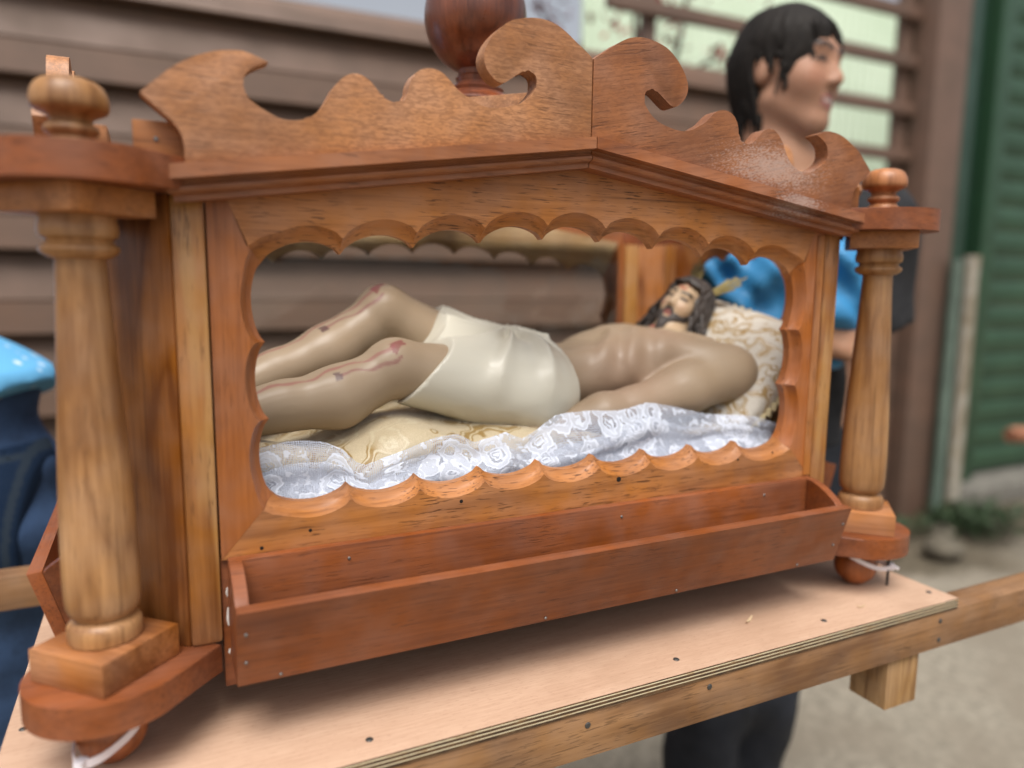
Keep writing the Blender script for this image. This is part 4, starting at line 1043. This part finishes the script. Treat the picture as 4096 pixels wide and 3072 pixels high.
# ---- youth standing between the right-hand handles
boy = empty('person', (.675, .401, GZ), 'dark haired youth in black shirt standing behind the casket, face turned aside', 'person', None, RZ)
boy.scale = (BS, BS, BS)
BH = np.array((-.020, .005, .649)); bu = unit((.03, .02, 1)); bf = np.array((.66, -.75, .04)); bf = unit(bf-bu*(bf@bu)); bs = np.cross(bf, bu); BR = np.stack([bs, bf, bu], 1)
HS_ = .77
bl_ = lambda P: [q/HS_ for q in to_local(P, BH, BR)]
bw = lambda p: BH+BR @ (np.array(p)*HS_)
SL, EL, WL = (.122, .03, .432), (.138, .045, .205), (.128, .00, -.01)
SR_, ER, WR = (-.166, .02, .430), (-.192, -.055, .225), (-.055, -.135, .285)
def boy_torso(P):
    d = ell(P, (-.020, .025, .355), (.126, .085, .165)); d = smin(d, ell(P, (-.016, .025, .17), (.122, .085, .14)), .05)
    d = smin(d, ell(P, (-.020, .030, .03), (.148, .100, .13)), .05); d = smin(d, cone(P, SL, SR_, .055, .055), .04)
    d = smin(d, cone(P, (-.02, .03, .46), (-.02, .02, .52), .085, .055), .05); return d
def boy_legs(P):
    d = cone(P, (-.080, .03, .0), (-.088, .01, -.33), .072, .050); d = smin(d, cone(P, (-.088, .01, -.33), (-.10, .04, -.635), .050, .040), .03)
    e = cone(P, (.038, .03, .0), (.004, .05, -.33), .072, .050); e = smin(e, cone(P, (.004, .05, -.33), (.01, .09, -.635), .050, .040), .03); return smin(d, e, .015)
def boy_body(P):
    d = smin(boy_torso(P), boy_legs(P), .04)
    for S, E, W in ((SL, EL, WL), (SR_, ER, WR)):
        a = smin(cone(P, S, E, .050, .038), cone(P, E, np.array(E)*.6+np.array(W)*.4, .038, .038), .02); a = smin(a, cone(P, np.array(E)*.7+np.array(W)*.3, W, .037, .025), .02); d = smin(d, a, .02)
    d = smin(d, hand(P, WL, (-.05, -.12, -1), (-.8, -.5, .1), -1), .012)
    d = smin(d, hand(P, WR, (1, -.25, -.05), (.2, .9, -.3), 1, .5), .012)
    for x, y in ((-.10, .04), (.01, .09)): d = smin(d, cone(P, (x, y+.02, -.655), (x, y-.15, -.668), .040, .030), .03)
    d = smin(d, cone(P, (-.022, .025, .48), bw((0, -.022, -.07)), .050, .047), .025)
    d = smin(d, head(bl_(P))*HS_, .012); return d
BSK = (.38, .20, .12)
def boy_col(P):
    c = np.tile(np.array(BSK), (len(P[0]), 1)); H = bl_(P); hd = H[2] > -.125
    c[hd] = headcol([q[hd] for q in H], (.38, .20, .125), (.34, .13, .115), (.04, .025, .02), (.045, .03, .025)); 
    t = hd & (np.abs(H[2]+.061) < .0035) & (np.abs(H[0]) < .016) & (H[1] > .07); c[t] = (.50, .43, .38)
    sh_ = P[2] < -.62; c[sh_] = (.02, .02, .02); return c
M['skin'] = painted('warm_skin', .5, .35, 0, 0, .12)
place(sdf_obj('body', boy_body, None, None, M['skin'], boy, boy_col, relax=1, axes=[lin(-.30, .26, .0055), lin(-.28, .20, .0055), np.concatenate([lin(-.72, .50, .0085), lin(.508, .80, .0040)])], world_pos=False), BOFF)
def boy_shirt(P):
    x, y, z = P; d = boy_torso(P)
    for S, E, k in ((SL, EL, .60), (SR_, ER, .60)):
        e = np.array(S)*(1-k)+np.array(E)*k; d = smin(d, np.maximum(cone(P, S, e, .060, .062), 0*x-1), .02)
        v = unit(e-np.array(S)); d = np.maximum(d, ((x-e[0])*v[0]+(y-e[1])*v[1]+(z-e[2])*v[2])*np.where((x-S[0])*np.sign(S[0]) > -.045, 1, 0)*np.where(z < .45, 1, 0)-.0)
    fold = .006*np.sin(z*42+x*30*np.sign(x)+4*np.sin(x*12))*np.clip((.42-z)/.2, 0, 1)+.004*np.sin(x*55+z*25)
    d = d-.012-fold; d = np.maximum(d, .10-z+.006*np.sin(x*20)); nk = cone(P, (-.02, -.012, .60), (-.02, -.03, .47), .080, .052); return np.maximum(d, -nk)
M['black_cloth'] = plain('black_cotton', (.014, .014, .016), .85, .3, 25, .3, 900)
place(sdf_obj('t_shirt', boy_shirt, ((-.32, .28), (-.16, .18), (.08, .55)), .0065, M['black_cloth'], boy, relax=2, world_pos=False), BOFF)
def boy_pants(P):
    x, y, z = P; d = smin(ell(P, (-.020, .030, .03), (.152, .104, .15)), boy_legs(P), .03)-.014-.006*np.sin(z*31+x*22)*np.sin(z*13+y*30); return np.maximum(np.maximum(d, z-.155), -.62-z)
M['black_denim'] = plain('black_denim', (.010, .012, .018), .8, .5, 14, .3, 600)
place(sdf_obj('trousers', boy_pants, ((-.25, .20), (-.12, .19), (-.66, .165)), .009, M['black_denim'], boy, relax=2, world_pos=False), BOFF)
seg_b = []
for i in range(420):
    th = math.radians(-179+358*i/419); cth, sth = math.cos(th), math.sin(th); jt = rng.normal(0, 1, 3)
    def sp(el, k=1.0): return np.array((sth*.074*k*math.cos(el), cth*.095*k*math.cos(el)-.015, .035+.084*k*math.sin(el)))
    lay = (1.02, 1.05, 1.085)[i % 3]; sg = 1 if sth > -.12 else -1
    pts = [np.array((.008, .012, .117+.003*(i % 3))), sp(1.1, lay), sp(.75, lay)]
    if abs(th) < .42: e = sp(.42, lay+.03); pts += [e+np.array((sg*(.012+.01*abs(jt[0])), 0, -.01)), e+np.array((sg*(.020+.008*jt[1]), -.004, -.058+.020*jt[2]))]
    elif abs(th) < 1.12: e = sp(.34, lay+.03); pts += [e, e+np.array((sth*.004, .002, -.042)), e+np.array((sth*.002+.006*jt[0], -.006, -.080+.026*jt[1]))]
    elif abs(th) < 1.75: e = sp(.28, lay+.01); pts += [e, e+np.array((sth*.001, -.003, -.034+.018*jt[1]))]
    else: e = sp(.0, lay); pts += [e, e+np.array((-sth*.004, .006, -.06)), e+np.array((-sth*.016+.004*jt[0], .018, -.105+.012*jt[1])), e+np.array((-sth*.022+.005*jt[0], .020, -.130+.02*jt[2]))]
    o = []; lock(o, pts, .0046, .0024, .0011, i*1.7, 3); seg_b += [(bw(p), bw(q), r1, r2) for p, q, r1, r2 in o]
place(sdf_obj('hair', lambda P: strands(P, seg_b), ((-.17, .12), (-.14, .15), (.44, .79)), .0026, plain('dark_hair', (.013, .010, .008), .68, .4, 160, spec=.2), boy, relax=1, world_pos=False), BOFF)
# ---- crumpled blue jacket held against the stomach
jk = empty('blue_jacket', (.675, .401, GZ), 'bright blue crumpled jacket held against the stomach of the youth', 'jacket', None, RZ)
jk.scale = (BS, BS, BS)
def f_jk(P):
    x, y, z = P
    d = ell(P, (-.065, -.125, .330), (.085, .042, .062)); d = smin(d, ell(P, (.015, -.120, .345), (.065, .042, .072)), .04); d = smin(d, cone(P, (.03, -.120, .37), (.052, -.105, .405), .038, .030), .03)
    d = smin(d, cone(P, (.01, -.125, .32), (.022, -.115, .262), .045, .026), .03); d = smin(d, cone(P, (-.10, -.13, .33), (-.14, -.115, .385), .034, .026), .03)
    q = .009*np.sin(x*62+z*45+3*np.sin(z*22))+.007*np.sin(z*85-x*38+2*np.sin(x*30))+.004*np.sin(x*140+z*120); return d-q
place(sdf_obj('jacket_cloth', f_jk, ((-.20, .22), (-.22, -.04), (.17, .48)), .006, plain('blue_nylon', (.035, .21, .43), .55, .15, 20), jk, relax=2, world_pos=False), BOFF)
# ---- second person at the left edge, seen from behind
man = empty('person', (-.648, .724, GZ), 'person at the left edge in light blue patterned shirt and blue jeans', 'person', None, RZ)
def lean(P): return [P[0]+np.clip(P[2]-.215, 0, 2)*1.6, P[1], P[2]]
def man_low(P):
    d = ell(P, (0, 0, .04), (.168, .125, .155)); d = smin(d, ell(P, (.075, -.045, -.02), (.085, .085, .10)), .04); d = smin(d, ell(P, (-.075, -.045, -.02), (.085, .085, .10)), .04)
    for s in (-1, 1): d = smin(d, cone(P, (s*.09, 0, -.05), (s*.105, .01, -.43), .098, .066), .03); d = smin(d, cone(P, (s*.105, .01, -.43), (s*.11, .04, -.80), .064, .045), .03)
    return d
def man_up(P):
    P = lean(P)
    d = ell(P, (0, -.01, .24), (.150, .112, .18)); d = smin(d, ell(P, (0, -.01, .44), (.178, .112, .19)), .06); d = smin(d, cone(P, (-.16, 0, .54), (.16, 0, .54), .065, .065), .05); return d
def man_body(P):
    d = smin(man_low(P), man_up(P), .05); P0 = P; P = lean(P)
    for s in (-1, 1):
        S, E, W = (s*.17, 0, .53), (s*.18, .08, .42), (s*.14, .24, .52); a = smin(cone(P, S, E, .056, .042), cone(P, E, W, .042, .028), .02); d = smin(d, a, .02)
        d = smin(d, hand(P, W, (-s*.3, 1, -.3), (-s*.6, .1, -.7), s), .012)
        d = smin(d, cone(P0, (s*.11, .06, -.815), (s*.12, .22, -.83), .045, .034), .03)
    d = smin(d, cone(P, (0, -.01, .56), (0, 0, .70), .065, .058), .03); H = to_local(P, np.array((0, .01, .80)), np.eye(3)); return smin(d, head(H), .012)
place(sdf_obj('body', man_body, None, None, M['skin'], man, lambda P: np.tile(np.array(BSK), (len(P[0]), 1)), relax=1, axes=[lin(-1.4, .32, .011), lin(-.18, .36, .009), lin(-.88, .94, .009)], world_pos=False))
def man_jeans(P):
    x, y, z = P; d = smin(man_low(P), man_up(P), .05)-.013-.005*np.sin(z*36+x*25)*np.sin(z*15+y*28)-.003*np.sin(z*70+x*12); return np.maximum(np.maximum(d, z-.225), -.79-z)
def denim(name, c):
    m, n, l, b = newmat(name); g = G(m.node_tree); co = g.coord(); f = g.noise(g.mapping(co, (900, 900, 300)), 1, 2); t = g.noise(co, 11, 5, .65)
    k = g.mix(g.rng(t, .35, .65, 0, 1), c, tuple(min(1, x*3.2+.012) for x in c)); l.new(g.mix(g.rng(f, .35, .65, 0, .45), k, tuple(x*3+.02 for x in c)), b.inputs['Base Color']); b.inputs['Roughness'].default_value = .9
    l.new(g.bump(f, .4, .001), b.inputs['Normal']); return m
M['denim'] = denim('blue_denim', (.010, .026, .062))
jeans = place(sdf_obj('jeans', man_jeans, ((-.24, .24), (-.18, .18), (-.81, .24)), .008, M['denim'], man, relax=2, world_pos=False))
def pocket(P):
    x, y, z = P; d = np.abs(man_low(P)-.0175)-.0035; bx = np.maximum(np.maximum(np.abs(x-.115)-.065, np.abs(z-.025-(x-.115)*.12)-.085), y-.02); return np.maximum(d, bx)
pk = sdf_obj('back_pocket', pocket, ((.04, .20), (-.18, .05), (-.08, .13)), .0045, painted('pocket_denim', .9, .2), jeans, lambda P: np.where((np.abs(P[2]-.025-(P[0]-.115)*.12-.070) < .004)[:, None] | (np.abs(np.abs(P[0]-.115)-.058) < .003)[:, None], np.array((.030, .045, .066)), np.array((.010, .024, .055))), relax=1, world_pos=False)
def man_shirt(P):
    d = man_up(P); P = lean(P); x, y, z = P; d = smin(d, ell(P, (0, 0, .14), (.172, .13, .13)), .04)
    for s in (-1, 1): d = smin(d, cone(P, (s*.17, 0, .53), (s*.18, .06, .45), .066, .060), .03)
    d = d-.018-.006*np.sin(z*40+x*22+3*np.sin(x*14))-.004*np.sin(z*75-x*30); d = np.maximum(d, .135+.32*np.clip(x, -.1, .2)+.006*np.sin(x*40)-z); return np.maximum(d, -cone(P, (0, 0, .60), (0, .01, .76), .075, .08))
def shirt_mat():
    m, n, l, b = newmat('light_blue_print'); g = G(m.node_tree); co = g.coord()
    d = g.voro(g.mapping(co, (38, 38, 22), rot=(0, .6, .2)), 1, 'F1', 1); k = g.math('SUBTRACT', 1.0, g.rng(d, .15, .24, 0, 1, True), True)
    l.new(g.mix(k, (.12, .40, .68), (.6, .7, .8)), b.inputs['Base Color']); b.inputs['Roughness'].default_value = .8; return m
place(sdf_obj('shirt', man_shirt, ((-1.05, .30), (-.20, .20), (.08, .70)), .008, shirt_mat(), man, relax=2, world_pos=False))

# ------------------------------------------------------------------ scraps of wood on the plywood
for (x, y, a, L), lab in (((.196, -.0325, .5, .009), 'pale curled wood shaving lying on the plywood below the casket'), ((.330, -.058, -.3, .005), 'tiny wood splinter on the plywood near its right corner')):
    V, F = [], []
    for i in range(7):
        t = i/6-.5; w = L*.32*math.cos(t*2.6); c = Vector((x+math.cos(a)*L*t*2, y+math.sin(a)*L*t*2, .0006+.0022*(t*t*4))); q = Vector((-math.sin(a), math.cos(a), 0))*w*.5
        V += [c-q, c+q, c+q+Vector((0, 0, .0006)), c-q+Vector((0, 0, .0006))]
    for i in range(6):
        for j in range(4): F.append((i*4+j, i*4+(j+1) % 4, i*4+4+(j+1) % 4, i*4+4+j))
    F += [(3, 2, 1, 0), (24, 25, 26, 27)]
    tag(mk('wood_chip', V, F, plain('pale_shaving', (.62, .46, .28), .7), None, 40), lab, 'wood chip')
